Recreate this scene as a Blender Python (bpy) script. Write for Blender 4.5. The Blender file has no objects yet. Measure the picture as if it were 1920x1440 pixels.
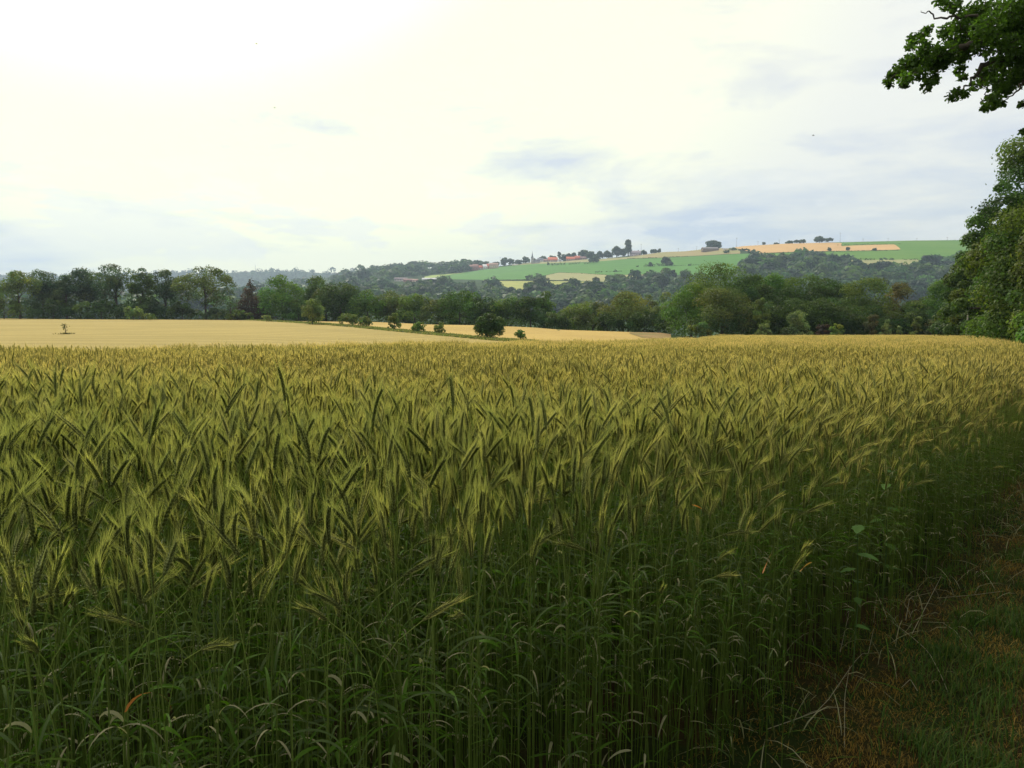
import bpy, math, numpy as np
from mathutils import Vector
S = bpy.context.scene
COL = S.collection
R = math.radians
rng = np.random.default_rng(7)

# ------------------------------------------------------------------ camera
F = 1478.0
PITCH = math.atan(140 / F)
EYE = 1.6
sp, cp = math.sin(PITCH), math.cos(PITCH)
cam = bpy.data.cameras.new('camera'); cam_o = bpy.data.objects.new('camera', cam); COL.objects.link(cam_o)
cam.sensor_width = 36; cam.lens = F / 1920 * 36
cam.clip_start = 0.05; cam.clip_end = 20000
cam_o.location = (0, 0, EYE); cam_o.rotation_euler = (math.pi / 2 - PITCH, 0, 0)
S.camera = cam_o

# ------------------------------------------------------------------ light
SUN_AZ, SUN_EL = R(-26), R(42)          # azimuth from +Y, negative = left
sun = bpy.data.lights.new('sun', 'SUN'); sun.energy = 2.6; sun.angle = R(12); sun.color = (1.0, 0.93, 0.78)
sun_o = bpy.data.objects.new('sun', sun); COL.objects.link(sun_o)
sdir = Vector((math.sin(SUN_AZ) * math.cos(SUN_EL), math.cos(SUN_AZ) * math.cos(SUN_EL), math.sin(SUN_EL)))
sun_o.rotation_euler = (-sdir).to_track_quat('-Z', 'Y').to_euler()
S.view_settings.view_transform = 'Standard'; S.view_settings.look = 'None'
S.view_settings.exposure = 0.08; S.view_settings.gamma = 1

class NT:
    """small helper for building node trees"""
    def __init__(s, nt): s.nt = nt; s.n = nt.nodes; s.n.clear()
    def new(s, t, **k):
        o = s.n.new(t)
        for a, v in k.items(): setattr(o, a, v)
        return o
    def put(s, sock, v):
        if isinstance(v, bpy.types.NodeSocket): s.nt.links.new(v, sock)
        elif v is not None: sock.default_value = v
    def m(s, op, a, b=None, c=None, clamp=False):
        o = s.new('ShaderNodeMath', operation=op, use_clamp=clamp)
        s.put(o.inputs[0], a); s.put(o.inputs[1], b); s.put(o.inputs[2], c)
        return o.outputs[0]
    def mix(s, f, a, b, mode='MIX'):
        o = s.new('ShaderNodeMix', data_type='RGBA', blend_type=mode)
        s.put(o.inputs[0], f); s.put(o.inputs[6], (*a, 1) if isinstance(a, tuple) and len(a) == 3 else a)
        s.put(o.inputs[7], (*b, 1) if isinstance(b, tuple) and len(b) == 3 else b)
        return o.outputs[2]
    def noise(s, vec, scale, detail=4, rough=.55, dist=0, dims='3D'):
        o = s.new('ShaderNodeTexNoise', noise_dimensions=dims)
        s.put(o.inputs['Vector'], vec); o.inputs['Scale'].default_value = scale
        o.inputs['Detail'].default_value = detail; o.inputs['Roughness'].default_value = rough
        o.inputs['Distortion'].default_value = dist
        return o.outputs[0]
    def rng(s, v, a, b, c=0., d=1., smooth=True):
        o = s.new('ShaderNodeMapRange', interpolation_type='SMOOTHSTEP' if smooth else 'LINEAR')
        s.put(o.inputs[0], v)
        for i, q in enumerate((a, b, c, d)): o.inputs[1 + i].default_value = q
        return o.outputs[0]

world = bpy.data.worlds.new('World'); S.world = world; world.use_nodes = True
W = NT(world.node_tree)
tc = W.new('ShaderNodeTexCoord'); sepd = W.new('ShaderNodeSeparateXYZ'); W.put(sepd.inputs[0], tc.outputs['Generated'])
dx, dy, dz = sepd.outputs
sky = W.new('ShaderNodeTexSky', sky_type='NISHITA', sun_disc=False)
sky.sun_elevation = SUN_EL; sky.sun_rotation = SUN_AZ
el = W.m('MAXIMUM', dz, 0.0)
dv = W.m('ADD', el, 0.10)
cv = W.new('ShaderNodeCombineXYZ')
W.put(cv.inputs[0], W.m('DIVIDE', dx, dv)); W.put(cv.inputs[1], W.m('DIVIDE', dy, dv)); W.put(cv.inputs[2], 3.7)
n1 = W.noise(cv.outputs[0], .55, 6, .55, .4)
n2 = W.noise(cv.outputs[0], 1.5, 7, .6, .5)
cv2 = W.new('ShaderNodeCombineXYZ')
W.put(cv2.inputs[0], W.m('MULTIPLY', dx, 2.2)); W.put(cv2.inputs[1], W.m('MULTIPLY', dy, 1.2)); W.put(cv2.inputs[2], W.m('MULTIPLY', dz, 7))
n3 = W.noise(cv2.outputs[0], 2.2, 6, .55, .25)
glow_dir = Vector((math.sin(R(-16)) * math.cos(R(27)), math.cos(R(-16)) * math.cos(R(27)), math.sin(R(27))))
dot = W.new('ShaderNodeVectorMath', operation='DOT_PRODUCT'); W.put(dot.inputs[0], tc.outputs['Generated']); dot.inputs[1].default_value = glow_dir
gl = W.rng(dot.outputs['Value'], .76, .985)
bank = W.rng(el, .03, .36)
cl = W.m('ADD', W.m('MULTIPLY', W.m('SUBTRACT', n1, .5), 1.2), W.m('ADD', W.m('MULTIPLY', W.m('SUBTRACT', n2, .5), .7), W.m('MULTIPLY', W.m('SUBTRACT', n3, .5), 2.0)))
f = W.m('ADD', W.m('ADD', W.m('MULTIPLY', bank, .30), W.m('MULTIPLY', gl, .75)), W.m('ADD', W.m('MULTIPLY', cl, 1.7), .35), clamp=True)
lo = W.mix(bank, (0.60, .70, .84), (0.74, .745, .80))
hi = W.mix(gl, (.97, .97, .88), (1.35, 1.33, .81))
ccol = W.mix(f, lo, hi)
pv = W.new('ShaderNodeCombineXYZ'); W.put(pv.inputs[0], W.m('MULTIPLY', dx, 9)); W.put(pv.inputs[1], W.m('MULTIPLY', dy, 4)); W.put(pv.inputs[2], W.m('MULTIPLY', dz, 26))
n4 = W.noise(pv.outputs[0], 1.0, 5, .55, .3)
puff = W.m('MULTIPLY', W.rng(n4, .50, .60), W.m('MULTIPLY', W.rng(el, .035, .075), W.rng(el, .19, .11)))
ccol = W.mix(W.m('MULTIPLY', puff, .55), ccol, (1.0, 1.01, .96))
# the thin veil of cloud round the hidden sun is brighter still, above the frame
sdot = W.new('ShaderNodeVectorMath', operation='DOT_PRODUCT'); W.put(sdot.inputs[0], tc.outputs['Generated']); sdot.inputs[1].default_value = sdir
sg = W.rng(sdot.outputs['Value'], .86, 1.0)
ccol = W.mix(W.m('MULTIPLY', sg, .8), ccol, (3.2, 3.0, 2.4))
bg1 = W.new('ShaderNodeBackground'); W.put(bg1.inputs[0], sky.outputs[0]); bg1.inputs[1].default_value = .1
bg2 = W.new('ShaderNodeBackground'); W.put(bg2.inputs[0], ccol); bg2.inputs[1].default_value = 1.0
mx = W.new('ShaderNodeMixShader'); mx.inputs[0].default_value = .92
W.put(mx.inputs[1], bg1.outputs[0]); W.put(mx.inputs[2], bg2.outputs[0])
wo = W.new('ShaderNodeOutputWorld'); W.put(wo.inputs[0], mx.outputs[0])
S.cycles.volume_bounces = 0; S.cycles.max_bounces = 6; S.cycles.diffuse_bounces = 3
S.cycles.transmission_bounces = 4; S.cycles.transparent_max_bounces = 8; S.cycles.glossy_bounces = 2
S.cycles.caustics_reflective = False; S.cycles.caustics_refractive = False

# ------------------------------------------------------------------ projection helpers
def P(px, py, Y):
    """world point that the photo pixel sees at forward distance Y"""
    a, b = (px - 960) / F, (720 - py) / F
    d = (a, cp + b * sp, -sp + b * cp); k = Y / d[1]
    return np.array((d[0] * k, Y, EYE + d[2] * k))
def row_t(py):                      # photo row -> slope (z-EYE)/Y
    b = (720 - py) / F
    return (-sp + b * cp) / (cp + b * sp)
def zrow(py, Y): return EYE + row_t(py) * Y
def px_of(X, Y): return 960 + F * X / np.maximum(Y, .01) / cp

# ------------------------------------------------------------------ terrain
NEAR = {
 -700: [(18, -.54), (26, -1.3), (36, -1.7), (46, zrow(656, 46)), (75, zrow(631, 75)), (120, zrow(613, 120)), (210, zrow(597, 210)), (235, -2.2), (300, -12)],
 0:    [(18, -.54), (26, -1.3), (36, -1.7), (46, zrow(656, 46)), (75, zrow(631, 75)), (120, zrow(613, 120)), (210, zrow(597, 210)), (235, -2.2), (300, -12)],
 480:  [(22, -.66), (31, -1.5), (40, -1.85), (50, zrow(653, 50)), (85, zrow(627, 85)), (130, zrow(611, 130)), (200, zrow(600, 200)), (225, -2.5), (300, -12)],
 720:  [(27, -.80), (37, -1.7), (48, -2.05), (62, zrow(648, 62)), (90, zrow(633, 90)), (120, zrow(619, 120)), (185, zrow(604, 185)), (205, -2.6), (300, -13)],
 960:  [(32, -.96), (42, -1.8), (60, -2.5), (80, zrow(646, 80)), (100, zrow(636, 100)), (130, zrow(623, 130)), (165, zrow(611, 165)), (185, -3), (300, -14)],
 1250: [(46, -1.38), (60, -2.1), (80, -2.9), (100, zrow(640, 100)), (150, zrow(625, 150)), (200, -8), (300, -16)],
 1400: [(60, -1.8), (100, -3.0), (125, -3.9), (150, -5), (200, -9), (300, -18)],
 1900: [(60, -1.8), (110, -3.3), (135, -4.1), (150, -5), (200, -9), (300, -18)],
 2700: [(60, -1.8), (110, -3.3), (135, -4.1), (150, -5), (200, -9), (300, -18)],
}
SKYL = [(-700, 2500, 548), (400, 2450, 545), (560, 2400, 532), (640, 2400, 515), (680, 2320, 504), (760, 2200, 502), (840, 2100, 502), (900, 2000, 500),
        (1000, 1900, 491), (1100, 1800, 486), (1180, 1750, 479), (1240, 1700, 473), (1330, 1650, 466), (1400, 1600, 461), (1470, 1600, 457),
        (1560, 1600, 454.5), (1700, 1600, 451), (1900, 1600, 449), (2700, 1600, 440)]
RIDGE = [(-700, 520), (0, 521), (200, 517), (420, 512), (480, 510), (560, 509), (600, 512), (640, 513), (760, 518), (900, 530), (2700, 560)]
YK = np.array([-80, 0, 4, 9, 14, 18, 20, 22, 24, 26, 28, 31, 34, 37, 40, 43, 46, 50, 55, 60, 68, 75, 82, 90, 100, 110, 120, 130, 140, 150, 165, 185, 200, 210, 222, 235, 260, 300, 400, 500, 650,
               800, 900, 1000, 1100, 1200, 1300, 1400, 1500, 1600, 1650, 1700, 1750, 1800, 1900, 2000, 2100, 2200, 2320, 2400, 2450, 2500, 2700, 3000, 3400, 3800, 4200, 4400, 5000, 5600], float)
PXK = np.array(sorted(set(list(range(-700, 2701, 100)) + [p for p, _, _ in SKYL])), float)
ZT = np.zeros((len(PXK), len(YK)))
sk = np.array(SKYL, float); rd = np.array(RIDGE, float)
nk = sorted(NEAR)
for i, px in enumerate(PXK):
    ys, yr = np.interp(px, sk[:, 0], sk[:, 1]), np.interp(px, sk[:, 0], sk[:, 2])
    zs = zrow(yr, ys)
    far = [(500, -30), (800, -6), (1000, -6 + (zs + 6) * .13 * 1.0 * (2400 / ys) * .9), (ys, zs), (ys + 250, zs - 6), (ys + 700, zs - 60), (3500, min(zrow(545, 3500), zs)), (4200, zrow(np.interp(px, rd[:, 0], rd[:, 1]), 4200)), (5600, 20)]
    def prof(k): 
        pts = [(-80, 0), (0, 0)] + [(q[0], q[1]) for q in NEAR[k]] + far
        pts.sort(); a = np.array(pts); return np.interp(YK, a[:, 0], a[:, 1])
    j = max(0, min(len(nk) - 2, sum(1 for k in nk if k <= px) - 1))
    t = (px - nk[j]) / (nk[j + 1] - nk[j]); t = min(max(t, 0), 1)
    ZT[i] = prof(nk[j]) * (1 - t) + prof(nk[j + 1]) * t
def ground(X, Y):
    X = np.asarray(X, float); Y = np.asarray(Y, float)
    px = np.clip(960 + F * X / np.maximum(Y, 12) / cp, PXK[0], PXK[-1] - 1e-3)
    i = np.clip(np.searchsorted(PXK, px, side='right') - 1, 0, len(PXK) - 2)
    Yc = np.clip(Y, YK[0], YK[-1] - 1e-3)
    j = np.clip(np.searchsorted(YK, Yc, side='right') - 1, 0, len(YK) - 2)
    a = (px - PXK[i]) / (PXK[i + 1] - PXK[i]); b = (Yc - YK[j]) / (YK[j + 1] - YK[j])
    return (ZT[i, j] * (1 - a) + ZT[i + 1, j] * a) * (1 - b) + (ZT[i, j + 1] * (1 - a) + ZT[i + 1, j + 1] * a) * b
def hit(px, py, Y0, Y1=2600):
    """where the photo pixel meets the ground, walking outward from Y0"""
    Ys = np.linspace(Y0, Y1, 1500); p = (px - 960) / F
    b = (720 - py) / F; d1 = cp + b * sp
    z = EYE + (-sp + b * cp) / d1 * Ys; g = ground(p / d1 * Ys, Ys)
    k = np.argmax(g >= z)
    if g[k] < z[k]: k = int(np.argmin(z - g))
    elif k > 0:
        e0, e1 = z[k - 1] - g[k - 1], z[k] - g[k]; t = e0 / (e0 - e1 + 1e-9)
        Y = Ys[k - 1] + (Ys[k] - Ys[k - 1]) * min(max(t, 0), 1); X = p / d1 * Y
        return np.array((X, Y, float(ground(X, Y))))
    Y = Ys[k]; X = p / d1 * Y
    return np.array((X, Y, float(ground(X, Y))))

# field's right margin
EDGE = np.array([(-80, -74), (1.73, 0), (5.1, 3.05), (10, 7), (20, 13.6), (45, 27.5), (80, 49), (125, 80), (200, 130)], float)
def edge_x(Y): return np.interp(Y, EDGE[:, 0], EDGE[:, 1])
CREST = np.array([(-900, 24), (0, 24), (480, 29), (720, 35), (960, 41), (1250, 60), (1330, 90), (1420, 118), (1500, 124), (2700, 124)], float)

# ------------------------------------------------------------------ object helpers
def setp(o, label=None, cat=None, group=None, kind=None):
    if label: o['label'] = label
    if cat: o['category'] = cat
    if group: o['group'] = group
    if kind: o['kind'] = kind
    return o
def link(name, me, mat=None, parent=None, loc=None):
    o = bpy.data.objects.new(name, me); COL.objects.link(o)
    if mat is not None and not me.materials: me.materials.append(mat)
    if parent is not None: o.parent = parent
    if loc is not None: o.location = loc
    return o
def empty(name, loc, rz=0):
    o = bpy.data.objects.new(name, None); COL.objects.link(o); o.location = loc; o.rotation_euler = (0, 0, rz)
    o.empty_display_size = .2
    return o
class MB:
    """collects vertices, triangles and quads with a colour per vertex"""
    def __init__(s): s.V = []; s.C = []; s.T = []; s.Q = []; s.n = 0
    def add(s, V, C, T=None, Q=None):
        V = np.asarray(V, float).reshape(-1, 3); C = np.asarray(C, float)
        if C.ndim == 1: C = np.tile(C, (len(V), 1))
        if C.shape[1] == 3: C = np.concatenate([C, np.ones((len(C), 1))], 1)
        s.V.append(V); s.C.append(C)
        if T is not None and len(T): s.T.append(np.asarray(T, int).reshape(-1, 3) + s.n)
        if Q is not None and len(Q): s.Q.append(np.asarray(Q, int).reshape(-1, 4) + s.n)
        s.n += len(V)
    def mesh(s, name, mat=None, smooth=False):
        V = np.concatenate(s.V); C = np.concatenate(s.C)
        T = np.concatenate(s.T) if s.T else np.zeros((0, 3), int); Q = np.concatenate(s.Q) if s.Q else np.zeros((0, 4), int)
        me = bpy.data.meshes.new(name)
        me.vertices.add(len(V)); me.vertices.foreach_set('co', V.astype('f').ravel())
        nl = T.size + Q.size; me.loops.add(nl); me.loops.foreach_set('vertex_index', np.concatenate([T.ravel(), Q.ravel()]).astype('i'))
        me.polygons.add(len(T) + len(Q))
        st = np.concatenate([np.arange(len(T)) * 3, T.size + np.arange(len(Q)) * 4]).astype('i')
        me.polygons.foreach_set('loop_start', st)
        at = me.attributes.new('col', 'FLOAT_COLOR', 'POINT')
        at.data.foreach_set('color', C.astype('f').ravel())
        me.update(calc_edges=True)
        if smooth: me.polygons.foreach_set('use_smooth', np.ones(len(me.polygons), bool))
        if mat is not None: me.materials.append(mat)
        return me
def nrm(a): return a / np.maximum(np.linalg.norm(a, axis=-1, keepdims=True), 1e-9)
def tube(mb, pts, rad, col, sides=5, col2=None, flat=1.0):
    pts = np.asarray(pts, float); n = len(pts); rad = np.broadcast_to(np.asarray(rad, float), (n,))
    tg = nrm(np.gradient(pts, axis=0)); up = np.array((0.13, .99, .05)) if abs(tg[:, 2]).mean() > .6 else np.array((0, 0, 1.))
    a = nrm(np.cross(tg, up)); b = np.cross(tg, a)
    th = np.arange(sides) * 2 * math.pi / sides
    V = pts[:, None] + rad[:, None, None] * (np.cos(th)[None, :, None] * a[:, None] + flat * np.sin(th)[None, :, None] * b[:, None])
    Q = [(i * sides + k, i * sides + (k + 1) % sides, (i + 1) * sides + (k + 1) % sides, (i + 1) * sides + k) for i in range(n - 1) for k in range(sides)]
    c = np.asarray(col, float)
    if col2 is not None: c = (c[None] * (1 - np.linspace(0, 1, n)[:, None]) + np.asarray(col2)[None] * np.linspace(0, 1, n)[:, None]).repeat(sides, 0)
    mb.add(V.reshape(-1, 3), c, Q=Q)
def box(mb, c, s, col, rz=0):
    x, y, z = np.array(s) / 2; v = np.array([(i, j, k) for i in (-x, x) for j in (-y, y) for k in (-z, z)])
    cr, sr = math.cos(rz), math.sin(rz); v = np.stack([v[:, 0] * cr - v[:, 1] * sr, v[:, 0] * sr + v[:, 1] * cr, v[:, 2]], 1) + np.array(c)
    mb.add(v, col, Q=[(0, 1, 3, 2), (4, 6, 7, 5), (0, 4, 5, 1), (2, 3, 7, 6), (0, 2, 6, 4), (1, 5, 7, 3)])

# ------------------------------------------------------------------ materials
def mat_attr(name, rough=.6, transl=0.0, spec=.3, rand=.12, noise=None, bump=None, ripe=False, haze_tint=None):
    m = bpy.data.materials.new(name); m.use_nodes = True; N = NT(m.node_tree)
    at = N.new('ShaderNodeAttribute', attribute_name='col'); c = at.outputs[0]
    oi = N.new('ShaderNodeObjectInfo'); r = oi.outputs['Random']
    geo = N.new('ShaderNodeNewGeometry')
    if ripe:
        s3 = N.new('ShaderNodeSeparateXYZ'); N.put(s3.inputs[0], geo.outputs['Position'])
        ri = N.m('ADD', N.rng(s3.outputs[1], 1.8, 10.5, 0, 1.0), N.m('MULTIPLY', N.m('SUBTRACT', N.noise(geo.outputs['Position'], .25, 2), .5), .9))
        ri = N.m('ADD', ri, N.m('MULTIPLY', N.m('SUBTRACT', r, .5), .5), clamp=True)
        ri = N.m('MULTIPLY', ri, at.outputs['Alpha'])
        c = N.mix(ri, c, N.mix(1.0, c, (2.02, 1.52, 1.75), 'MULTIPLY'))
    if rand:
        v = N.m('ADD', N.m('MULTIPLY', r, rand * 2), 1 - rand)
        cc = N.new('ShaderNodeCombineXYZ')
        for i in range(3): N.put(cc.inputs[i], v)
        c = N.mix(1.0, c, cc.outputs[0], 'MULTIPLY')
    if noise:
        nn = N.noise(geo.outputs['Position'], noise[0], 5, .6)
        k = N.rng(nn, .3, .7, 1 - noise[1], 1 + noise[1], False)
        cc = N.new('ShaderNodeCombineXYZ')
        for i in range(3): N.put(cc.inputs[i], k)
        c = N.mix(1.0, c, cc.outputs[0], 'MULTIPLY')
    b = N.new('ShaderNodeBsdfPrincipled'); N.put(b.inputs['Base Color'], c)
    b.inputs['Roughness'].default_value = rough; b.inputs['Specular IOR Level'].default_value = spec
    if bump:
        bp = N.new('ShaderNodeBump'); bp.inputs['Distance'].default_value = bump[1]; bp.inputs['Strength'].default_value = 1
        N.put(bp.inputs['Height'], N.noise(geo.outputs['Position'], bump[0], 5, .6)); N.put(b.inputs['Normal'], bp.outputs[0])
    out = b.outputs[0]
    if transl:
        t = N.new('ShaderNodeBsdfTranslucent'); N.put(t.inputs[0], N.mix(1.0, c, (1.15, 1.25, .7), 'MULTIPLY'))
        mxs = N.new('ShaderNodeMixShader'); mxs.inputs[0].default_value = transl
        N.put(mxs.inputs[1], out); N.put(mxs.inputs[2], t.outputs[0]); out = mxs.outputs[0]
    o = N.new('ShaderNodeOutputMaterial'); N.put(o.inputs[0], out)
    return m
M_LEAF = mat_attr('foliage', .55, .45, .2, .10)
M_BARK = mat_attr('bark', .9, 0, .1, .08, noise=(3, .4), bump=(6, .04))
M_CROP = mat_attr('crop', .6, .42, .15, .16, ripe=True)
M_GRASS = mat_attr('grass_blades', .6, .3, .2, .1)
M_PAINT = mat_attr('plain_surface', .7, 0, .3, 0, noise=(.8, .15))

def mat_field(name, cols, scale, stripe=None, bump=0.25, fine=3.0):
    m = bpy.data.materials.new(name); m.use_nodes = True; N = NT(m.node_tree)
    geo = N.new('ShaderNodeNewGeometry'); pos = geo.outputs['Position']
    n = N.noise(pos, scale, 4, .6); c = N.mix(N.rng(n, .35, .65), cols[0], cols[1])
    nf = N.noise(pos, fine, 5, .65)
    c = N.mix(N.rng(nf, .35, .7, 0, .45), c, cols[2])
    if stripe:
        mp = N.new('ShaderNodeMapping'); N.put(mp.inputs[0], pos); mp.inputs['Rotation'].default_value = (0, 0, R(stripe[0])); mp.inputs['Scale'].default_value = (stripe[1],) * 3
        w = N.new('ShaderNodeTexWave', wave_type='BANDS', bands_direction='Y'); N.put(w.inputs[0], mp.outputs[0])
        w.inputs['Scale'].default_value = 1; w.inputs['Distortion'].default_value = 1.4; w.inputs['Detail'].default_value = 3; w.inputs['Detail Scale'].default_value = 1.5
        c = N.mix(N.rng(w.outputs[1], .55, .95, 0, stripe[3]), c, stripe[2])
    b = N.new('ShaderNodeBsdfPrincipled'); N.put(b.inputs['Base Color'], c); b.inputs['Roughness'].default_value = .85; b.inputs['Specular IOR Level'].default_value = .1
    bp = N.new('ShaderNodeBump'); bp.inputs['Distance'].default_value = bump; N.put(bp.inputs['Height'], N.m('ADD', nf, N.m('MULTIPLY', n, .6))); N.put(b.inputs['Normal'], bp.outputs[0])
    o = N.new('ShaderNodeOutputMaterial'); N.put(o.inputs[0], b.outputs[0])
    return m
GOLD_L = mat_field('gold_crop_near', [(.47, .355, .115), (.39, .30, .095), (.32, .25, .075)], .05, (4, .05, (.28, .225, .07), .45), .3, 2.2)
GOLD_R = mat_field('gold_crop_beyond', [(.54, .385, .12), (.47, .33, .105), (.40, .27, .08)], .05, None, .3, 2.0)

# ------------------------------------------------------------------ ground sheet
def build_ground():
    ys = np.concatenate([np.linspace(-60, 0, 16)[:-1], np.linspace(0, 12, 60)[:-1], np.linspace(12, 60, 80)[:-1], np.linspace(60, 240, 90)[:-1], np.geomspace(240, 5600, 130)])
    ys = np.array(sorted(set(list(ys) + [y for y in YK if y > 12])))
    us = np.linspace(-1, 1, 241)
    X = us[None] * (1.18 * np.maximum(ys, 0) + 40 + 8 * (ys < 0))[:, None]; Yg = np.repeat(ys[:, None], len(us), 1)
    Z = ground(X, Yg)
    near = Yg < 14
    bmp = (np.sin(X * 3.1 + np.sin(Yg * 2.3) * 1.3) * np.cos(Yg * 2.7 + X) * .018 + np.sin(X * 7.3 + Yg * 1.7) * np.sin(Yg * 6.1 - X * 2) * .012)
    Z = Z + np.where(near, bmp, 0)
    V = np.stack([X, Yg, Z], -1).reshape(-1, 3); nu = len(us)
    i, j = np.meshgrid(np.arange(len(ys) - 1), np.arange(nu - 1), indexing='ij'); a = (i * nu + j).ravel()
    Q = np.stack([a, a + 1, a + nu + 1, a + nu], 1)
    m = bpy.data.materials.new('soil_and_turf'); m.use_nodes = True; N = NT(m.node_tree)
    geo = N.new('ShaderNodeNewGeometry'); pos = geo.outputs['Position']
    s3 = N.new('ShaderNodeSeparateXYZ'); N.put(s3.inputs[0], pos)
    n = N.noise(pos, 1.7, 6, .65, .3); n_ = N.noise(pos, 30, 6, .7)
    moss = N.mix(N.rng(n, .42, .6), (.022, .040, .008), (.050, .034, .012))
    moss = N.mix(N.rng(n_, .3, .75, 0, .7), moss, (.022, .018, .008))
    nf = N.noise(pos, .02, 5, .6)
    wood = N.mix(N.rng(nf, .35, .65), (.028, .055, .018), (.04, .075, .022))
    c = N.mix(N.rng(s3.outputs[1], 20, 60), moss, wood)
    b = N.new('ShaderNodeBsdfPrincipled'); N.put(b.inputs['Base Color'], c); b.inputs['Roughness'].default_value = .95; b.inputs['Specular IOR Level'].default_value = .05
    bp = N.new('ShaderNodeBump'); bp.inputs['Distance'].default_value = .02; N.put(bp.inputs['Height'], n_); N.put(b.inputs['Normal'], bp.outputs[0])
    o = N.new('ShaderNodeOutputMaterial'); N.put(o.inputs[0], b.outputs[0])
    mb = MB(); mb.add(V, (0, 0, 0), Q=Q)
    setp(link('ground', mb.mesh('ground', m, True)), kind='structure')
build_ground()

def patch(name, top, bot, mat, Y0, off, nx=60, ny=14, tY1=2600):
    """a field draped over the land between two rows of the photo; top/bot are (px,py) polylines"""
    top = np.array(top, float); bot = np.array(bot, float)
    xs = np.linspace(max(top[0, 0], bot[0, 0]), min(top[-1, 0], bot[-1, 0]), nx)
    V = []
    for x in xs:
        a = hit(x, np.interp(x, top[:, 0], top[:, 1]), Y0, tY1); b = hit(x, np.interp(x, bot[:, 0], bot[:, 1]), Y0, tY1)
        for t in np.linspace(0, 1, ny):
            p = b * (1 - t) + a * t; p[2] = ground(p[0], p[1]) + off; V.append(p)
    i, j = np.meshgrid(np.arange(nx - 1), np.arange(ny - 1), indexing='ij'); a = (i * ny + j).ravel()
    mb = MB(); mb.add(np.array(V), (0, 0, 0), Q=np.stack([a, a + ny, a + ny + 1, a + 1], 1))
    setp(link(name, mb.mesh(name, mat, True)), kind='structure')

STRIP = [(430, 598.5), (480, 600.5), (540, 604), (600, 608), (660, 613), (740, 621), (820, 628.5), (880, 634), (930, 638.5), (975, 641), (1010, 643)]
patch('field', [(-420, 593), (0, 596), (200, 597), (380, 598.5)] + STRIP, [(-420, 690), (400, 690), (700, 676), (1010, 664)], GOLD_L, 37, .03, 110, 60, 215)
patch('field', [(425, 597.5), (640, 602), (800, 605), (960, 610.5), (1120, 616), (1255, 624)], [(430, 598), (480, 599), (540, 602), (600, 605), (660, 609), (740, 616), (820, 623), (880, 629), (930, 633.5), (975, 637), (1010, 640), (1100, 650), (1255, 652)], GOLD_R, 60, .03, 90, 40, 215)
MARGIN = mat_field('rough_margin', [(.10, .12, .035), (.17, .14, .06), (.06, .08, .02)], .3, None, .2, 3)
patch('field', [(1180, 624), (1215, 622.5), (1258, 624)], [(1180, 626), (1205, 634), (1258, 636)], mat_field('bare_corner', [(.34, .20, .09), (.20, .17, .06), (.16, .16, .05)], .2, None, .1, 2), 60, .08, 14, 8, 215)

GREEN_A = mat_field('spring_green_field', [(.075, .215, .030), (.062, .185, .028), (.10, .235, .036)], .012, (35, .008, (.095, .24, .04), .35), .1, .2)
GREEN_B = mat_field('upper_green_field', [(.09, .215, .020), (.12, .235, .022), (.08, .19, .020)], .01, (8, .008, (.12, .23, .03), .5), .1, .2)
BEIGE = mat_field('cut_hay_field', [(.36, .33, .15), (.31, .30, .13), (.26, .27, .10)], .02, (20, .012, (.25, .27, .11), .4), .1, .15)
TAN = mat_field('dry_pasture', [(.35, .26, .12), (.29, .27, .11), (.26, .26, .10)], .018, None, .1, .15)
YELL = mat_field('mown_yellow_field', [(.42, .40, .11), (.36, .36, .10), (.31, .33, .08)], .02, (14, .011, (.20, .27, .06), .8), .1, .15)
PEACH = mat_field('ripe_grain_far', [(.62, .39, .16), (.56, .35, .15), (.54, .33, .13)], .02, None, .1, .2)
PALE = mat_field('pale_meadow', [(.30, .40, .10), (.36, .44, .14), (.24, .34, .08)], .03, None, .1, .2)
H0 = 820
patch('field', [(806, 519), (847, 514), (880, 510.5), (920, 503), (965, 498), (1000, 495.5), (1050, 493.5), (1105, 492), (1123, 490.5), (1180, 486), (1240, 484), (1310, 480.5), (1360, 477.5), (1412, 475.5)],
      [(806, 523), (840, 524), (913, 525.5), (985, 524.5), (1022, 517), (1047, 511.5), (1085, 512), (1137, 516), (1250, 515), (1330, 519), (1412, 500)], GREEN_A, H0, .5, 120, 16)
patch('field', [(960, 496.8), (1000, 492), (1045, 489), (1105, 486), (1130, 485.5), (1180, 482), (1205, 480)], [(960, 498.5), (1000, 495.5), (1050, 493.5), (1105, 491.5), (1123, 490.5), (1180, 485.7), (1205, 485)], BEIGE, H0, .6, 40, 6)
patch('field', [(1024, 517), (1046, 511.8), (1085, 512.3), (1137, 516.3)], [(1024, 526), (1060, 526), (1100, 528), (1137, 529)], BEIGE, H0, .7, 30, 8)
patch('field', [(1160, 516), (1242, 515.4)], [(1160, 523), (1242, 523)], BEIGE, H0, .7, 16, 6)
patch('field', [(906, 526), (940, 527.5), (1107, 528.3)], [(906, 527), (940, 535), (965, 545), (1000, 545), (1107, 534)], YELL, H0, .6, 50, 10)
patch('field', [(690, 534), (728, 527)], [(690, 540), (728, 536)], PALE, H0, .6, 12, 6)
patch('field', [(645, 533), (668, 535)], [(645, 541), (668, 543)], PALE, H0, .6, 10, 5)
patch('field', [(796, 519), (812, 516.5), (850, 513.8), (870, 512.3)], [(796, 522), (812, 521.5), (850, 514.8), (870, 512.6)], PALE, H0, .9, 16, 5)
patch('field', [(1180, 479.6), (1240, 473.6), (1330, 466.8), (1388, 462.8)], [(1180, 485.4), (1240, 483.6), (1310, 480), (1360, 477), (1388, 476)], TAN, H0, .6, 50, 8)
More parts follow.
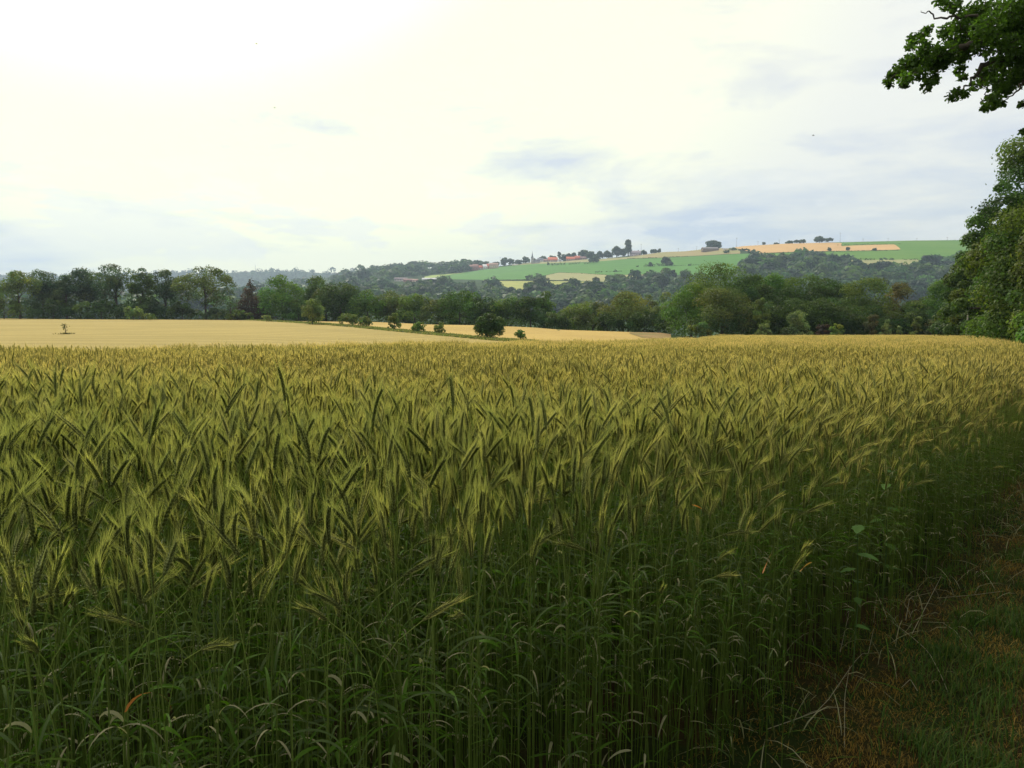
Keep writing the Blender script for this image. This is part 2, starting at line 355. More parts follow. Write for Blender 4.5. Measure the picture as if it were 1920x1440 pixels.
patch('field', [(1378, 463.5), (1400, 461.8), (1473, 457.6), (1560, 455.3), (1578, 456.5)], [(1378, 465), (1415, 475.6), (1490, 473), (1557, 471.7), (1578, 471.5)], PEACH, H0, .8, 50, 8)
patch('field', [(1566, 463), (1600, 461), (1640, 459.6), (1678, 459), (1688, 467)], [(1566, 471.6), (1640, 470.3), (1688, 468.5)], PEACH, H0, .8, 30, 6)
patch('field', [(1560, 455), (1700, 451.7), (1830, 450.5), (1990, 449.5)], [(1560, 489), (1720, 488), (1830, 490), (1990, 490)], GREEN_B, H0, .4, 60, 12)
patch('field', [(1415, 475.8), (1490, 473.5), (1562, 471.9)], [(1415, 480), (1490, 480), (1562, 486)], GREEN_B, H0, .5, 30, 5)
patch('field', [(1592, 488.5), (1722, 487.4)], [(1592, 499), (1722, 498)], BEIGE, H0, .9, 20, 5)

# ------------------------------------------------------------------ foliage
def rdir(n, g=rng): return nrm(g.normal(size=(n, 3)))
def leaf_quads(mb, pos, nor, size, col, elong=1.5, g=rng):
    n = len(pos); a = nrm(np.cross(nor, g.normal(size=(n, 3)))); b = np.cross(nor, a)
    size = np.broadcast_to(size, (n,))[:, None]
    a = a * size * elong * .5; b = b * size * .5; up = nor * size * .12
    V = np.stack([pos - a, pos - b * .9 + up, pos + a, pos + b + up], 1).reshape(-1, 3)
    mb.add(V, np.repeat(col, 4, 0), Q=np.arange(4 * n).reshape(-1, 4))
def crown_mesh(name, rx, ry, rz, zc, n, leaf, col, lobes=30, shape='round', seed=1, var=.22, gap=.0, lob=(.24, .40)):
    """crown of leaf faces gathered on many uneven boughs; base of the tree at z=0"""
    g = np.random.default_rng(seed)
    d = rdir(lobes, g); R0 = min(rx, ry, rz * 1.3); rl = g.uniform(*lob, lobes) * R0
    ax = np.array((rx, ry, rz)) - rl[:, None] * np.array((.9, .9, .75))
    c = d * ax * np.where(g.random(lobes) < .72, g.uniform(.86, 1.05, lobes), g.uniform(.15, .75, lobes))[:, None]
    if shape == 'round':
        hr = np.maximum(np.hypot(d[:, 0], d[:, 1]), .05); kk = np.where(d[:, 2] < .1, np.clip(1 / hr, 1, 1.9), 1); c[:, 0] *= kk; c[:, 1] *= kk
        m_ = np.maximum(np.hypot(c[:, 0] / ax[:, 0], c[:, 1] / ax[:, 1]), 1e-3); kk = np.minimum(1, 1.03 / m_); c[:, 0] *= kk; c[:, 1] *= kk
    if shape == 'cone':
        h = np.linspace(0, .97, lobes) ** 1.25; th = g.uniform(0, 2 * math.pi, lobes); rr = (1 - h) * .8 * g.uniform(.6, 1, lobes)
        c = np.stack([np.cos(th) * rr * rx, np.sin(th) * rr * ry, (h * 2 - 1) * rz], 1)
    if shape == 'tall':
        k_ = np.clip(1.0 - .45 * (c[:, 2] / rz), .5, 1.05); c[:, 0] *= k_; c[:, 1] *= k_
    if shape == 'cone': rl = .42 * rx * (1.12 - h)
    w = rl ** 2; w /= w.sum()
    li = g.choice(lobes, n, p=w)
    dd = rdir(n, g); dd[:, 2] = np.where((dd[:, 2] < -.3) & (g.random(n) < .6), -dd[:, 2], dd[:, 2])
    rad = rl[li][:, None] * (g.uniform(.55, 1.0, n) ** .5)[:, None] * (1 + .25 * g.normal(size=n)[:, None] * .5)
    pos = c[li] + dd * rad * np.array((1, 1, .78))
    nor = nrm(dd + g.normal(size=(n, 3)) * .55 + np.array((0, 0, .35)))
    tint = (1 + var * g.normal(size=lobes))[li] * (1 + .18 * g.normal(size=n))
    hue = (g.normal(size=lobes) * .12)[li]
    cc = np.array(col)[None] * np.clip(tint, .45, 1.9)[:, None] * np.stack([1 + hue, np.ones(n), 1 - hue], 1)
    mb = MB(); pos[:, 2] += zc
    leaf_quads(mb, pos, nor, leaf * g.uniform(.6, 1.3, n), np.clip(cc, .004, .6), 1.4, g)
    return mb.mesh(name, M_LEAF), c + np.array((0, 0, zc)), rl
def trunk_mesh(name, h, r, lobes, col, seed, nb=7, base=0):
    g = np.random.default_rng(seed); mb = MB()
    lean = g.normal(size=2) * .02 * h
    zt = np.linspace(-.4, h, 7); pts = np.stack([lean[0] * (zt / h) ** 2, lean[1] * (zt / h) ** 2, zt], 1)
    tube(mb, pts, r * np.linspace(1.25, .45, 7), col, 7)
    idx = g.permutation(len(lobes))[:nb]
    for i in idx:
        z0 = h * g.uniform(.35, .9); a = np.array((lean[0] * (z0 / h) ** 2, lean[1] * (z0 / h) ** 2, z0)); e = lobes[i]
        m = (a + e) / 2 + np.array((0, 0, -.06 * h)); t = np.linspace(0, 1, 5)[:, None]
        tube(mb, (1 - t) ** 2 * a + 2 * t * (1 - t) * m + t * t * e, r * np.linspace(.45, .1, 5), col, 5)
    return mb.mesh(name, M_BARK, True)
COLS = {'dark': (.055, .095, .018), 'mid': (.085, .140, .024), 'lit': (.115, .165, .032), 'olive': (.105, .140, .032), 'blue': (.062, .098, .038),  # 'blue' is lightened, standing in for haze over the left trees
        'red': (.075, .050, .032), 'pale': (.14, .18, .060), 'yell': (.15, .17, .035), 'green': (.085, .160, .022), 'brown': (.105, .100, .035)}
tree_seed = [100]
def tree(px, top, base, w, Y, col, label, group=None, shape='round', name='tree', n=None, leaf=None, trunkfrac=.16, lobes=None, bark=(.07, .055, .04), cat=None, shrub=False, gz=None, lob=(.24, .40)):
    tree_seed[0] += 1; sd = tree_seed[0]
    p = P(px, base, Y); X = p[0]; zg = float(ground(X, Y)) if gz is None else gz
    ztop = zrow(top, Y); H = max(ztop - zg, .6); rx = w / 2 / F * Y
    low = trunkfrac * H if not shrub else .02 * H
    rz = (H - low) / 2; zc = low + rz
    pxh = H * 788 / Y
    lf = leaf or max(.09, .9 * Y / 788 * 1.35)
    area = math.pi * rx * rz
    nn = n or int(min(16000, max(160, 7.5 * area / (lf * lf * .75))))
    L = lobes or int(min(60, max(22, 16 + area * .4)))
    if shape == 'round' and trunkfrac >= .2: shape = 'open'
    if shape == 'tall': lob = (.45, .7)
    if shrub: lob = (.16, .46); L = L + 8
    if not shrub and Y > 95: rx *= 1.42
    t = empty(name, (X, Y, zg)); setp(t, label, cat or name.replace('_', ' '), group)
    me, lc, rl = crown_mesh('crown', rx, rx * .95, rz * 1.05, zc, nn, lf, np.array(COLS[col]) * (1.3 if shrub else 1.08), L, shape, sd, lob=lob)
    link('foliage' if shrub else 'crown', me, None, t)
    link('stem' if shrub else 'trunk', trunk_mesh('trunk', (zc if not shrub else zc * .9), max(.02 * H, .05) if not shrub else .012 * H + .02, lc, bark, sd, nb=8 if pxh > 25 else 4), None, t)
    return t

# tree line beyond the left field ------------------------------------------------
G1 = 'trees along the far edge of the left gold field'
def T(*a, **k): return tree(*a, **k)
T(38, 507, 597, 56, 205, 'lit', 'pale sunlit broadleaf tree with a tall bare trunk, leftmost of the line', G1, trunkfrac=.33, n=4200)
T(8, 556, 597, 46, 200, 'lit', 'low light green bush-like tree below the leftmost tall tree', G1, trunkfrac=.05)
T(-18, 520, 597, 40, 214, 'mid', 'tree cut by the left edge of the photo', G1)
T(82, 508, 597, 62, 212, 'blue', 'dark blue-green tree right of the pale tree with bare trunk', G1, trunkfrac=.1)
T(126, 516, 597, 40, 208, 'blue', 'slim tree with a knobby top beside a notch in the tree line', G1, trunkfrac=.08)
T(164, 503, 597, 62, 214, 'blue', 'broad flat-topped dark tree in the middle of the left line', G1, trunkfrac=.08)
T(220, 492, 597, 62, 210, 'blue', 'tallest tree of the left line, domed open crown showing sky', G1, trunkfrac=.3, n=5200, lobes=46, lob=(.16, .28))
T(268, 504, 598, 42, 206, 'dark', 'narrow tree just right of the tallest domed tree', G1, trunkfrac=.12)
T(312, 505, 598, 54, 212, 'blue', 'rounded dark tree between the narrow tree and the big spreading one', G1, trunkfrac=.1)
T(386, 497, 598, 86, 208, 'olive', 'big spreading airy tree at the right end of the left line', G1, trunkfrac=.24, n=7500, lobes=55, lob=(.15, .27))
T(342, 566, 598, 46, 203, 'dark', 'low dark understorey tree under the big spreading one', G1, trunkfrac=.04)
T(100, 560, 597, 60, 204, 'dark', 'low dark tree filling the foot of the left line', G1, trunkfrac=.03)
T(190, 562, 597, 70, 203, 'dark', 'low dark tree at the foot of the tallest domed tree', G1, trunkfrac=.03)
T(262, 566, 598, 60, 203, 'dark', 'low dark tree behind the pair of light bushes', G1, trunkfrac=.03)
T(408, 574, 599, 40, 200, 'blue', 'low dark tree right of the big spreading tree trunk', G1, trunkfrac=.05)
T(433, 552, 599, 20, 196, 'dark', 'thin straggly young tree alone in the gap of the line', G1, shape='tall', trunkfrac=.3, n=300)
T(446, 580, 599, 26, 198, 'mid', 'small bush tree beside the thin straggly one', G1, trunkfrac=.04)
G2 = 'trees along the middle of the valley edge'
T(473, 522, 600, 54, 204, 'red', 'pointed reddish-brown conical tree', G2, shape='cone', trunkfrac=.05, lobes=60, name='conifer_tree')
T(452, 586, 600, 44, 197, 'lit', 'low light green hedge-like bush in front of the reddish conical tree', G2, trunkfrac=.03)
T(530, 515, 601, 66, 202, 'green', 'rounded light green tree right of the reddish conical tree', G2, trunkfrac=.06)
T(592, 516, 602, 38, 206, 'mid', 'slim pointed light tree rising between two round trees', G2, shape='tall', trunkfrac=.05)
T(560, 560, 602, 50, 198, 'mid', 'low green tree between the round light tree and the slim pointed one', G2, trunkfrac=.03)
T(640, 529, 603, 70, 196, 'dark', 'dark round-headed tree behind the tall bush', G2, trunkfrac=.06)
T(612, 540, 603, 44, 200, 'olive', 'brownish-green tree against the left flank of the dark round one', G2, trunkfrac=.06)
T(690, 545, 604, 56, 192, 'green', 'low green tree right of the dark round-headed one', G2, trunkfrac=.04)
T(733, 546, 605, 60, 194, 'olive', 'yellow-green domed tree below the farm on the hill', G2, trunkfrac=.04)
T(778, 552, 606, 56, 188, 'mid', 'mid green tree behind the small round bush pair', G2, trunkfrac=.04)
T(822, 556, 606, 52, 185, 'olive', 'low olive tree left of the larger domed green one', G2, trunkfrac=.04)
T(862, 545, 608, 74, 182, 'green', 'larger domed green tree behind the biggest bush', G2, trunkfrac=.05)
T(912, 556, 609, 54, 180, 'dark', 'dark tree right above the biggest bush', G2, trunkfrac=.04)
T(952, 554, 611, 54, 178, 'mid', 'mid green tree right of the dark one above the biggest bush', G2, trunkfrac=.04)
T(995, 552, 612, 50, 176, 'dark', 'dark tree near the middle of the photo', G2, trunkfrac=.04)
T(1020, 545, 613, 40, 182, 'green', 'narrow green tree rising above its neighbours near the photo centre', G2, trunkfrac=.05)
T(1062, 574, 614, 56, 172, 'lit', 'low bright green tree beside the olive domed one', G2, trunkfrac=.03)
T(1040, 585, 614, 50, 170, 'dark', 'low dark tree touching the gold field beyond the photo centre', G2, trunkfrac=.03)
T(1112, 562, 616, 62, 170, 'olive', 'olive domed tree behind the right part of the far gold field', G2, trunkfrac=.04)
T(1178, 548, 620, 86, 165, 'yell', 'broad yellow-green domed tree near the brown field corner', G2, trunkfrac=.05)
T(1140, 586, 618, 50, 163, 'dark', 'low dark tree in front of the broad yellow-green one', G2, trunkfrac=.03)
T(1236, 546, 624, 50, 160, 'pale', 'pale grey-green birch-like tree with visible twigs', G2, trunkfrac=.2, bark=(.35, .32, .27), n=2600, lob=(.16, .28))
T(1208, 578, 622, 50, 158, 'mid', 'low tree left of the pale birch-like one', G2, trunkfrac=.03)
T(1256, 580, 627, 44, 152, 'dark', 'low dark tree between the birch-like one and the big clump', G2, trunkfrac=.03)
T(660, 560, 604, 60, 205, 'dark', 'dark tree in the second row behind the low green one', G2, trunkfrac=.04)
T(755, 566, 605, 70, 203, 'dark', 'dark tree in the second row behind the yellow-green domed one', G2, trunkfrac=.04)
T(890, 572, 608, 90, 196, 'dark', 'dark low crown in the second row behind the biggest bush', G2, trunkfrac=.04)
T(1085, 566, 614, 60, 186, 'mid', 'mid green crown in the second row left of the olive domed tree', G2, trunkfrac=.04)
G3 = 'trees of the big clump right of centre'
T(1355, 486, 632, 110, 142, 'mid', 'tallest tree of the big clump right of centre', G3, trunkfrac=.08)
T(1296, 528, 632, 84, 136, 'green', 'rounded green tree on the left side of the big clump', G3, trunkfrac=.04)
T(1352, 540, 632, 100, 130, 'olive', 'front olive-green crown below the tallest tree of the clump', G3, trunkfrac=.04)
T(1412, 512, 632, 70, 138, 'dark', 'dark tree joining the tallest tree to the flat-topped ones', G3, trunkfrac=.05)
T(1450, 498, 632, 80, 145, 'green', 'fresh green tree with a pointed top in the clump', G3, trunkfrac=.05)
T(1505, 508, 632, 84, 140, 'dark', 'dark green tree in the middle of the right clump', G3, trunkfrac=.05)
T(1560, 510, 632, 76, 143, 'dark', 'dark round tree left of the bright green one', G3, trunkfrac=.05)
T(1618, 518, 632, 82, 136, 'lit', 'bright sunlit green tree in the right clump', G3, trunkfrac=.05)
T(1678, 526, 630, 72, 138, 'brown', 'brownish-green tree right of the bright sunlit one', G3, trunkfrac=.05)
T(1730, 540, 630, 66, 134, 'mid', 'mid green tree near the right wood edge', G3, trunkfrac=.05)
T(1782, 520, 630, 84, 132, 'green', 'green tree partly behind the pale post', G3, trunkfrac=.04)
T(1460, 552, 632, 100, 132, 'dark', 'dark low crown in front of the fresh green pointed tree', G3, trunkfrac=.03)
T(1545, 560, 632, 100, 131, 'dark', 'dark low crown filling the shade of the right clump', G3, trunkfrac=.03)
T(1625, 572, 631, 90, 130, 'dark', 'low dark tree below the bright sunlit one', G3, trunkfrac=.03)
T(1700, 575, 630, 90, 130, 'dark', 'low dark tree below the brownish-green one', G3, trunkfrac=.03)
T(1775, 575, 630, 90, 128, 'dark', 'low dark tree left of the tall right-hand wood', G3, trunkfrac=.03)
T(1405, 575, 632, 70, 130, 'mid', 'low mid green crown behind the light sapling', G3, trunkfrac=.03)
G4 = 'bushes in front of the right clump'
def Bu(*a, **k): return tree(*a, shrub=True, name='bush', **k)
Bu(1311, 602, 633, 50, 124, 'olive', 'rounded olive bush at the left foot of the right clump', G4)
Bu(1427, 562, 633, 44, 126, 'lit', 'tall light green sapling bush taller than wide', G4, shape='tall')
Bu(1432, 606, 633, 34, 121, 'pale', 'small pale bush at the foot of the tall sapling bush', G4)
Bu(1495, 584, 633, 60, 122, 'pale', 'wide pale green bush with a ragged top', G4, n=3500)
Bu(1542, 600, 632, 28, 123, 'red', 'small reddish-brown bush right of the wide pale one', G4)
Bu(1569, 605, 632, 28, 121, 'lit', 'small bright bush right of the reddish-brown one', G4)
Bu(1634, 590, 631, 32, 124, 'brown', 'brownish bush in the dark gap of the clump', G4)
Bu(1660, 596, 631, 24, 122, 'pale', 'slender pale bush beside the brownish one', G4, shape='tall')
Bu(1686, 609, 631, 12, 122, 'pale', 'tiny pale sapling near the slender pale bush', G4, shape='tall')
Bu(1718, 590, 630, 26, 124, 'olive', 'olive sapling left of the twiggy brown one', G4, shape='tall')
Bu(1745, 594, 630, 26, 124, 'brown', 'twiggy brown sapling with bare stems', G4, n=500)
Bu(1785, 592, 629, 30, 122, 'yell', 'yellowish sapling left of the pale post', G4, n=900)
G5 = 'bushes along the grassy strip between the gold fields'
Bu(250, 572, 599, 38, 192, 'lit', 'light green dome bush, larger of the left pair', G5)
Bu(281, 587, 599, 22, 190, 'lit', 'little bush right of the light green dome bush', G5)
Bu(500, 590, 606, 22, 172, 'pale', 'small pale bush left of the tall one on the strip', G5)
Bu(586, 558, 610, 48, 150, 'olive', 'tall olive bush, second biggest on the strip', G5)
Bu(653, 586, 616, 38, 140, 'olive', 'round bush, left of a touching pair', G5)
Bu(684, 592, 618, 30, 134, 'olive', 'looser bush, right of a touching pair', G5)
Bu(740, 587, 624, 26, 122, 'olive', 'upright bush standing alone on the strip', G5)
Bu(789, 604, 629, 38, 112, 'mid', 'low spreading bush with stray twigs', G5, n=900)
Bu(824, 602, 631, 24, 108, 'olive', 'upright twiggy bush beside the low spreading one', G5, n=700)
Bu(918, 587, 641, 60, 97, 'dark', 'biggest roundest dense bush on the strip', G5, n=9000, lobes=60)
Bu(975, 618, 642, 23, 92, 'mid', 'small leafy bush right of the biggest one', G5, n=900)

def undergrowth(pts, h, label, seed):
    g = np.random.default_rng(seed); q = np.array([(P(a, 600, Y)[0], Y) for a, Y in pts]); L = np.r_[0, np.cumsum(np.hypot(*np.diff(q, axis=0).T))]; n = int(L[-1] * 95)
    t = g.uniform(0, L[-1], n); x = np.interp(t, L, q[:, 0]); y = np.interp(t, L, q[:, 1]) + g.normal(0, 1.2, n); kn = np.interp(t, np.linspace(0, L[-1], int(L[-1] / 3)), g.uniform(.35, 1.1, int(L[-1] / 3)))
    pos = np.stack([x, y, ground(x, y) + g.random(n) * h * kn], 1); mb = MB()
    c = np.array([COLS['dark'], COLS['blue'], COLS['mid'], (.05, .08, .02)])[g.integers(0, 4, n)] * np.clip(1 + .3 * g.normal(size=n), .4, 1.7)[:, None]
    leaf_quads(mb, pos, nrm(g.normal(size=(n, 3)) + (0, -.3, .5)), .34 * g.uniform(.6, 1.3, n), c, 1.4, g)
    setp(link('undergrowth', mb.mesh('undergrowth', M_LEAF)), label, 'undergrowth', kind='stuff')
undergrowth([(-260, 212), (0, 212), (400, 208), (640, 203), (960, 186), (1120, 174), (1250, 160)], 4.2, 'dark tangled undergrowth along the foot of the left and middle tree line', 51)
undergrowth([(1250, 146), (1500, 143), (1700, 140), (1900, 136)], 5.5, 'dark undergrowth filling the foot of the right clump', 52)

# tall wood on the right ----------------------------------------------------------
G6 = 'tall trees of the wood on the right'
T(1975, 222, 628, 290, 45, 'mid', 'tallest tree of the right wood, crown cut by the frame', G6, trunkfrac=.03, n=70000, leaf=.13, lobes=110, lob=(.22, .38))
T(1872, 352, 628, 165, 60, 'mid', 'tree with ragged top stepping down left of the tallest one', G6, trunkfrac=.03, n=50000, leaf=.15, lobes=85, lob=(.15, .27))
T(1846, 446, 628, 150, 74, 'mid', 'broad mid green tree bulging left at the wood edge', G6, trunkfrac=.02, n=36000, leaf=.17, lobes=80, lob=(.15, .27))
T(1815, 545, 627, 130, 90, 'dark', 'low dark tree right behind the pale post', G6, trunkfrac=.02, n=12000, leaf=.24)
T(1945, 414, 630, 104, 34, 'olive', 'drooping olive tree nearest the frame at mid height on the right', G6, trunkfrac=.05, n=16000, leaf=.12, lobes=70, shape='tall', lob=(.14, .25))
T(1960, 560, 636, 150, 30, 'green', 'low green tree at the right end of the crop', G6, trunkfrac=.02, n=9000, leaf=.12)
Bu(1880, 604, 632, 60, 52, 'mid', 'low leafy bush under the right wood', G6)
def shade_tree(x, y, h, r, label):  # trees out of view, added to shade the foreground and right margin
    tree_seed[0] += 1; sd = tree_seed[0]
    z = float(ground(x, y)); t = empty('tree', (x, y, z)); setp(t, label, 'tree')
    me, lc, rl = crown_mesh('crown', r, r, (h * .62) / 2, h * .38 + h * .31, 9000, .34, COLS['dark'], 50, 'round', sd)
    link('crown', me, None, t); link('trunk', trunk_mesh('trunk', h * .6, .3, lc, (.07, .055, .04), sd, nb=10), None, t)
for x, y, h, r, q in [(23, 22, 15, 5.5, 'between the oak and the right wood'), (13, 5.5, 15, 6.5, 'right beside the photographer'), (8, -4, 15, 6, 'behind the photographer on the right'), (1, -8, 15, 6, 'straight behind the photographer'), (21, 10, 15, 6, 'in the second row beside the oak')]:
    shade_tree(x, y, h, r, 'unseen dark leafy tree added for shade, ' + q)

# overhanging oak ------------------------------------------------------------------
def oak():
    g = np.random.default_rng(77)
    bx, by = 15.5, 15.0; zg = float(ground(bx, by)); org = np.array((bx, by, zg))
    t = empty('oak_tree', tuple(org)); setp(t, 'oak bough with lobed leaves reaching in over the top right corner', 'oak tree')
    wood = MB(); K = (.09, .075, .055)
    tube(wood, [(0, 0, -.3), (.1, .05, 3), (0, .1, 6), (.1, 0, 9.5)], [.42, .34, .28, .16], K, 9)
    CL = [(1664, 152, 7), (1672, 143, 9), (1684, 136, 14), (1700, 125, 19), (1718, 117, 22), (1742, 112, 24), (1735, 88, 15), (1729, 66, 11), (1741, 55, 8), (1712, 74, 11), (1706, 88, 9),
          (1768, 104, 24), (1792, 96, 22), (1790, 66, 20), (1772, 58, 12), (1764, 120, 18), (1700, 148, 12), (1722, 140, 14), (1738, 160, 9), (1744, 146, 12), (1752, 152, 8), (1696, 160, 8),
          (1668, 160, 6), (1776, 8, 12), (1762, 3, 9), (1790, 12, 12), (1812, 36, 22), (1800, 50, 16), (1838, 20, 26), (1868, 38, 30), (1898, 20, 30), (1905, 66, 32), (1912, 112, 30), (1882, 92, 28),
          (1850, 80, 24), (1826, 72, 22), (1806, 104, 14), (1800, 130, 10), (1806, 146, 8), (1738, 168, 7), (1788, 180, 12), (1806, 178, 9), (1796, 172, 7), (1830, 160, 11), (1843, 140, 14), (1862, 130, 20),
          (1870, 152, 20), (1892, 150, 22), (1858, 192, 15), (1846, 203, 7), (1866, 180, 10), (1884, 172, 12), (1912, 150, 18), (1918, 195, 8), (1919, 246, 6), (1878, 196, 7), (1930, 60, 40), (1935, 130, 30), (1850, 50, 24), (1925, 10, 34)]
    mb = MB(); cc = []
    tips = []
    for px, py, r in CL:
        Y = 13.8 + g.uniform(-.9, .9); c = P(px, py, Y) - org; rr = r / F * Y; tips.append((c, rr))
        n = int(14 + 5200 * rr * rr)
        d = rdir(n, g) * (g.random(n) ** .4)[:, None] * rr * np.array((1.08, 1.5, 1.0))
        cc.append((c + d, np.clip(g.normal(1, .2) * (1 + .2 * g.normal(size=n)), .4, 1.8)))
    lp = np.concatenate([a for a, b in cc]); lt = np.concatenate([b for a, b in cc]); n = len(lp)
    # lobed leaves: 10-point outline as a fan of triangles
    out = np.array([(0, 0), (.18, .10), (.30, .06), (.44, .20), (.56, .12), (.72, .24), (.84, .14), (1.0, 0)])
    out = np.concatenate([out, np.stack([out[-2:0:-1, 0], -out[-2:0:-1, 1]], 1)]); m = len(out)
    nor = nrm(rdir(n, g) + np.array((0, 0, .8))); a = nrm(np.cross(nor, g.normal(size=(n, 3)))); a[:, 2] -= .25; a = nrm(a); b = np.cross(nor, a); sz = g.uniform(.065, .105, n)
    V = lp[:, None] + sz[:, None, None] * ((out[:, 0] - .5)[None, :, None] * a[:, None] + out[:, 1][None, :, None] * b[:, None] * 1.25 + (np.abs(out[:, 1]) * .5)[None, :, None] * nor[:, None])
    tri = np.array([(0, i, i + 1) for i in range(1, m - 1)]); Tt = (np.arange(n)[:, None, None] * m + tri[None]).reshape(-1, 3)
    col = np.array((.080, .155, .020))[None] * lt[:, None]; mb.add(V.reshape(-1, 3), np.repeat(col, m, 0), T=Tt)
    # rest of the crown, above and right of the picture
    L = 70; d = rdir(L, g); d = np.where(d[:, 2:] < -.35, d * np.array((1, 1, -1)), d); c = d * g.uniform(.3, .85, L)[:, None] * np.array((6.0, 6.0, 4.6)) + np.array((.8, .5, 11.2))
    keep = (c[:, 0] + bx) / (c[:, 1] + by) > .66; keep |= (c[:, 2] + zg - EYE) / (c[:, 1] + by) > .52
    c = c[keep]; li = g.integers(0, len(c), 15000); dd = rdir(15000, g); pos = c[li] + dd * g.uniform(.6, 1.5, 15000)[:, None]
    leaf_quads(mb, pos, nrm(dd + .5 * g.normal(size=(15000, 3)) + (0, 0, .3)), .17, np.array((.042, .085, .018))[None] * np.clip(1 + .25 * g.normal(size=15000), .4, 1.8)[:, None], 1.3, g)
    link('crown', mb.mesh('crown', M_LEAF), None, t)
    # boughs and twigs
    def bough(pts, r0, r1, start=None):
        q = [P(a, b_, 13.8 + c_) - org for a, b_, c_ in pts]
        if start is not None: q = [np.array(start)] + q
        q = np.array(q); s = np.linspace(0, 1, len(q)); ss = np.linspace(0, 1, len(q) * 4); f = np.stack([np.interp(ss, s, q[:, i]) for i in range(3)], 1)
        f[1:-1] += g.normal(size=(len(f) - 2, 3)) * .02; tube(wood, f, np.linspace(r0, r1, len(f)), K, 6)
    bough([(1960, 40, .4), (1900, 55, 0), (1840, 78, .1), (1790, 95, 0), (1745, 112, .1), (1700, 130, 0), (1668, 150, 0)], .12, .008, (0, .1, 5.2))
    bough([(1960, 110, .2), (1900, 105, 0), (1868, 112, 0), (1842, 122, 0), (1832, 143, 0), (1812, 158, 0), (1793, 176, 0)], .08, .008, (0, .1, 4.6))
    bough([(1833, 143, 0), (1845, 155, 0), (1850, 180, 0), (1858, 195, 0)], .016, .006)
    bough([(1868, 40, 0), (1830, 32, 0), (1785, 33, 0), (1757, 30, 0), (1743, 22, 0), (1727, 20, 0)], .03, .005)
    bough([(1960, 120, 0), (1920, 150, 0), (1905, 175, 0), (1880, 190, 0)], .03, .006)
    bough([(1745, 112, 0), (1728, 90, 0), (1724, 72, 0)], .015, .005); bough([(1840, 78, 0), (1810, 60, 0), (1780, 10, 0)], .02, .006)
    for (c, rr), (px, py, r) in zip(tips, CL):
        for _ in range(2 + int(r / 6)):
            e = c + rdir(1, g)[0] * rr * np.array((1, 1.3, .9)); tube(wood, [c + rdir(1, g)[0] * rr * .3, (c + e) / 2 + (0, 0, .02), e], [.008, .006, .003], K, 4)
    for e in c[:12] if len(c) else []: pass
    link('trunk', wood.mesh('trunk', M_BARK, True), None, t)
oak()

# ------------------------------------------------------------------ far woods (one mass each)
def woods(name, poly_top, poly_bot, dens, rad, faces, cols, label, Y0=820, Y1=2600, seed=5, lift=.35):
    g = np.random.default_rng(seed); top = np.array(poly_top, float); bot = np.array(poly_bot, float)
    x0, x1 = top[0, 0], top[-1, 0]; xs = np.linspace(x0, x1, 200); area = np.trapz(np.interp(xs, bot[:, 0], bot[:, 1]) - np.interp(xs, top[:, 0], top[:, 1]), xs)
    n = int(area / dens); mb = MB()
    for _ in range(n):
        px = g.uniform(x0, x1); py = g.uniform(np.interp(px, top[:, 0], top[:, 1]), np.interp(px, bot[:, 0], bot[:, 1]))
        p = hit(px, py, Y0, Y1); r = rad * float(np.clip(np.exp(g.normal(0, .33)), .45, 1.9)); h = r * g.uniform(.8, 1.3)
        sub = 5; sc = rdir(sub, g) * r * .45; sc[:, 2] = abs(sc[:, 2]) * 1.1
        d = rdir(faces, g); d[:, 2] = np.where(d[:, 2] < -.2, -d[:, 2], d[:, 2])
        pos = p + sc[g.integers(0, sub, faces)] + d * np.array((r, r, h)) * g.uniform(.5, .75, faces)[:, None] + np.array((0, 0, r * lift))
        base = np.array(cols[g.integers(0, len(cols))]) * g.uniform(.55, 1.5); f = np.clip(1 + .25 * g.normal(size=faces), .5, 1.7)[:, None]
        leaf_quads(mb, pos, nrm(d + .4 * g.normal(size=(faces, 3)) + (0, 0, .3)), r * .42 * g.uniform(.6, 1.2, faces), base[None] * f, 1.3, g)
    setp(link(name, mb.mesh(name, M_LEAF)), label, 'woods', kind='stuff')
CW = [(.032, .075, .022), (.050, .110, .026), (.036, .085, .034), (.075, .125, .030), (.028, .058, .028)]
woods('woods', [(620, 519), (640, 513.5), (680, 503.5), (760, 500.5), (800, 500), (840, 502), (900, 503)], [(620, 560), (700, 560), (740, 524), (800, 519), (850, 513), (900, 505)], 22, 8, 90, CW, 'dense dark wood on the crest left of the village', seed=5)
woods('woods', [(600, 551), (690, 548), (735, 543), (800, 537), (850, 535), (905, 537), (935, 546), (965, 553), (1000, 553), (1020, 545), (1100, 541), (1150, 534), (1200, 531), (1262, 527), (1330, 528)],
      [(600, 590), (1330, 590)], 42, 7.5, 110, CW + [(.06, .105, .03)], 'belt of woodland across the foot of the hill below the fields', seed=6)
woods('woods', [(1385, 502), (1410, 490), (1450, 491), (1500, 488), (1530, 490), (1560, 490), (1590, 500), (1610, 511), (1640, 509), (1680, 511), (1722, 508), (1740, 500), (1780, 493), (1830, 480), (1990, 468)],
      [(1385, 560), (1990, 570)], 42, 8.5, 120, CW, 'rounded woodland on the slope above the right clump', seed=8)
woods('woods', [(-200, 549), (400, 547), (560, 536), (620, 530)], [(-200, 606), (620, 606)], 40, 9, 60, CW, 'hazy valley wood seen through gaps of the left tree line', Y0=420, seed=12)
woods('woods', [(-200, 521), (0, 522), (200, 518), (420, 513), (480, 511), (560, 510), (600, 513), (640, 514), (760, 519)], [(-200, 560), (760, 560)], 16, 13, 34, [(.030, .060, .026), (.04, .07, .03)], 'blue wooded ridge on the horizon', Y0=3300, Y1=4300, seed=9)

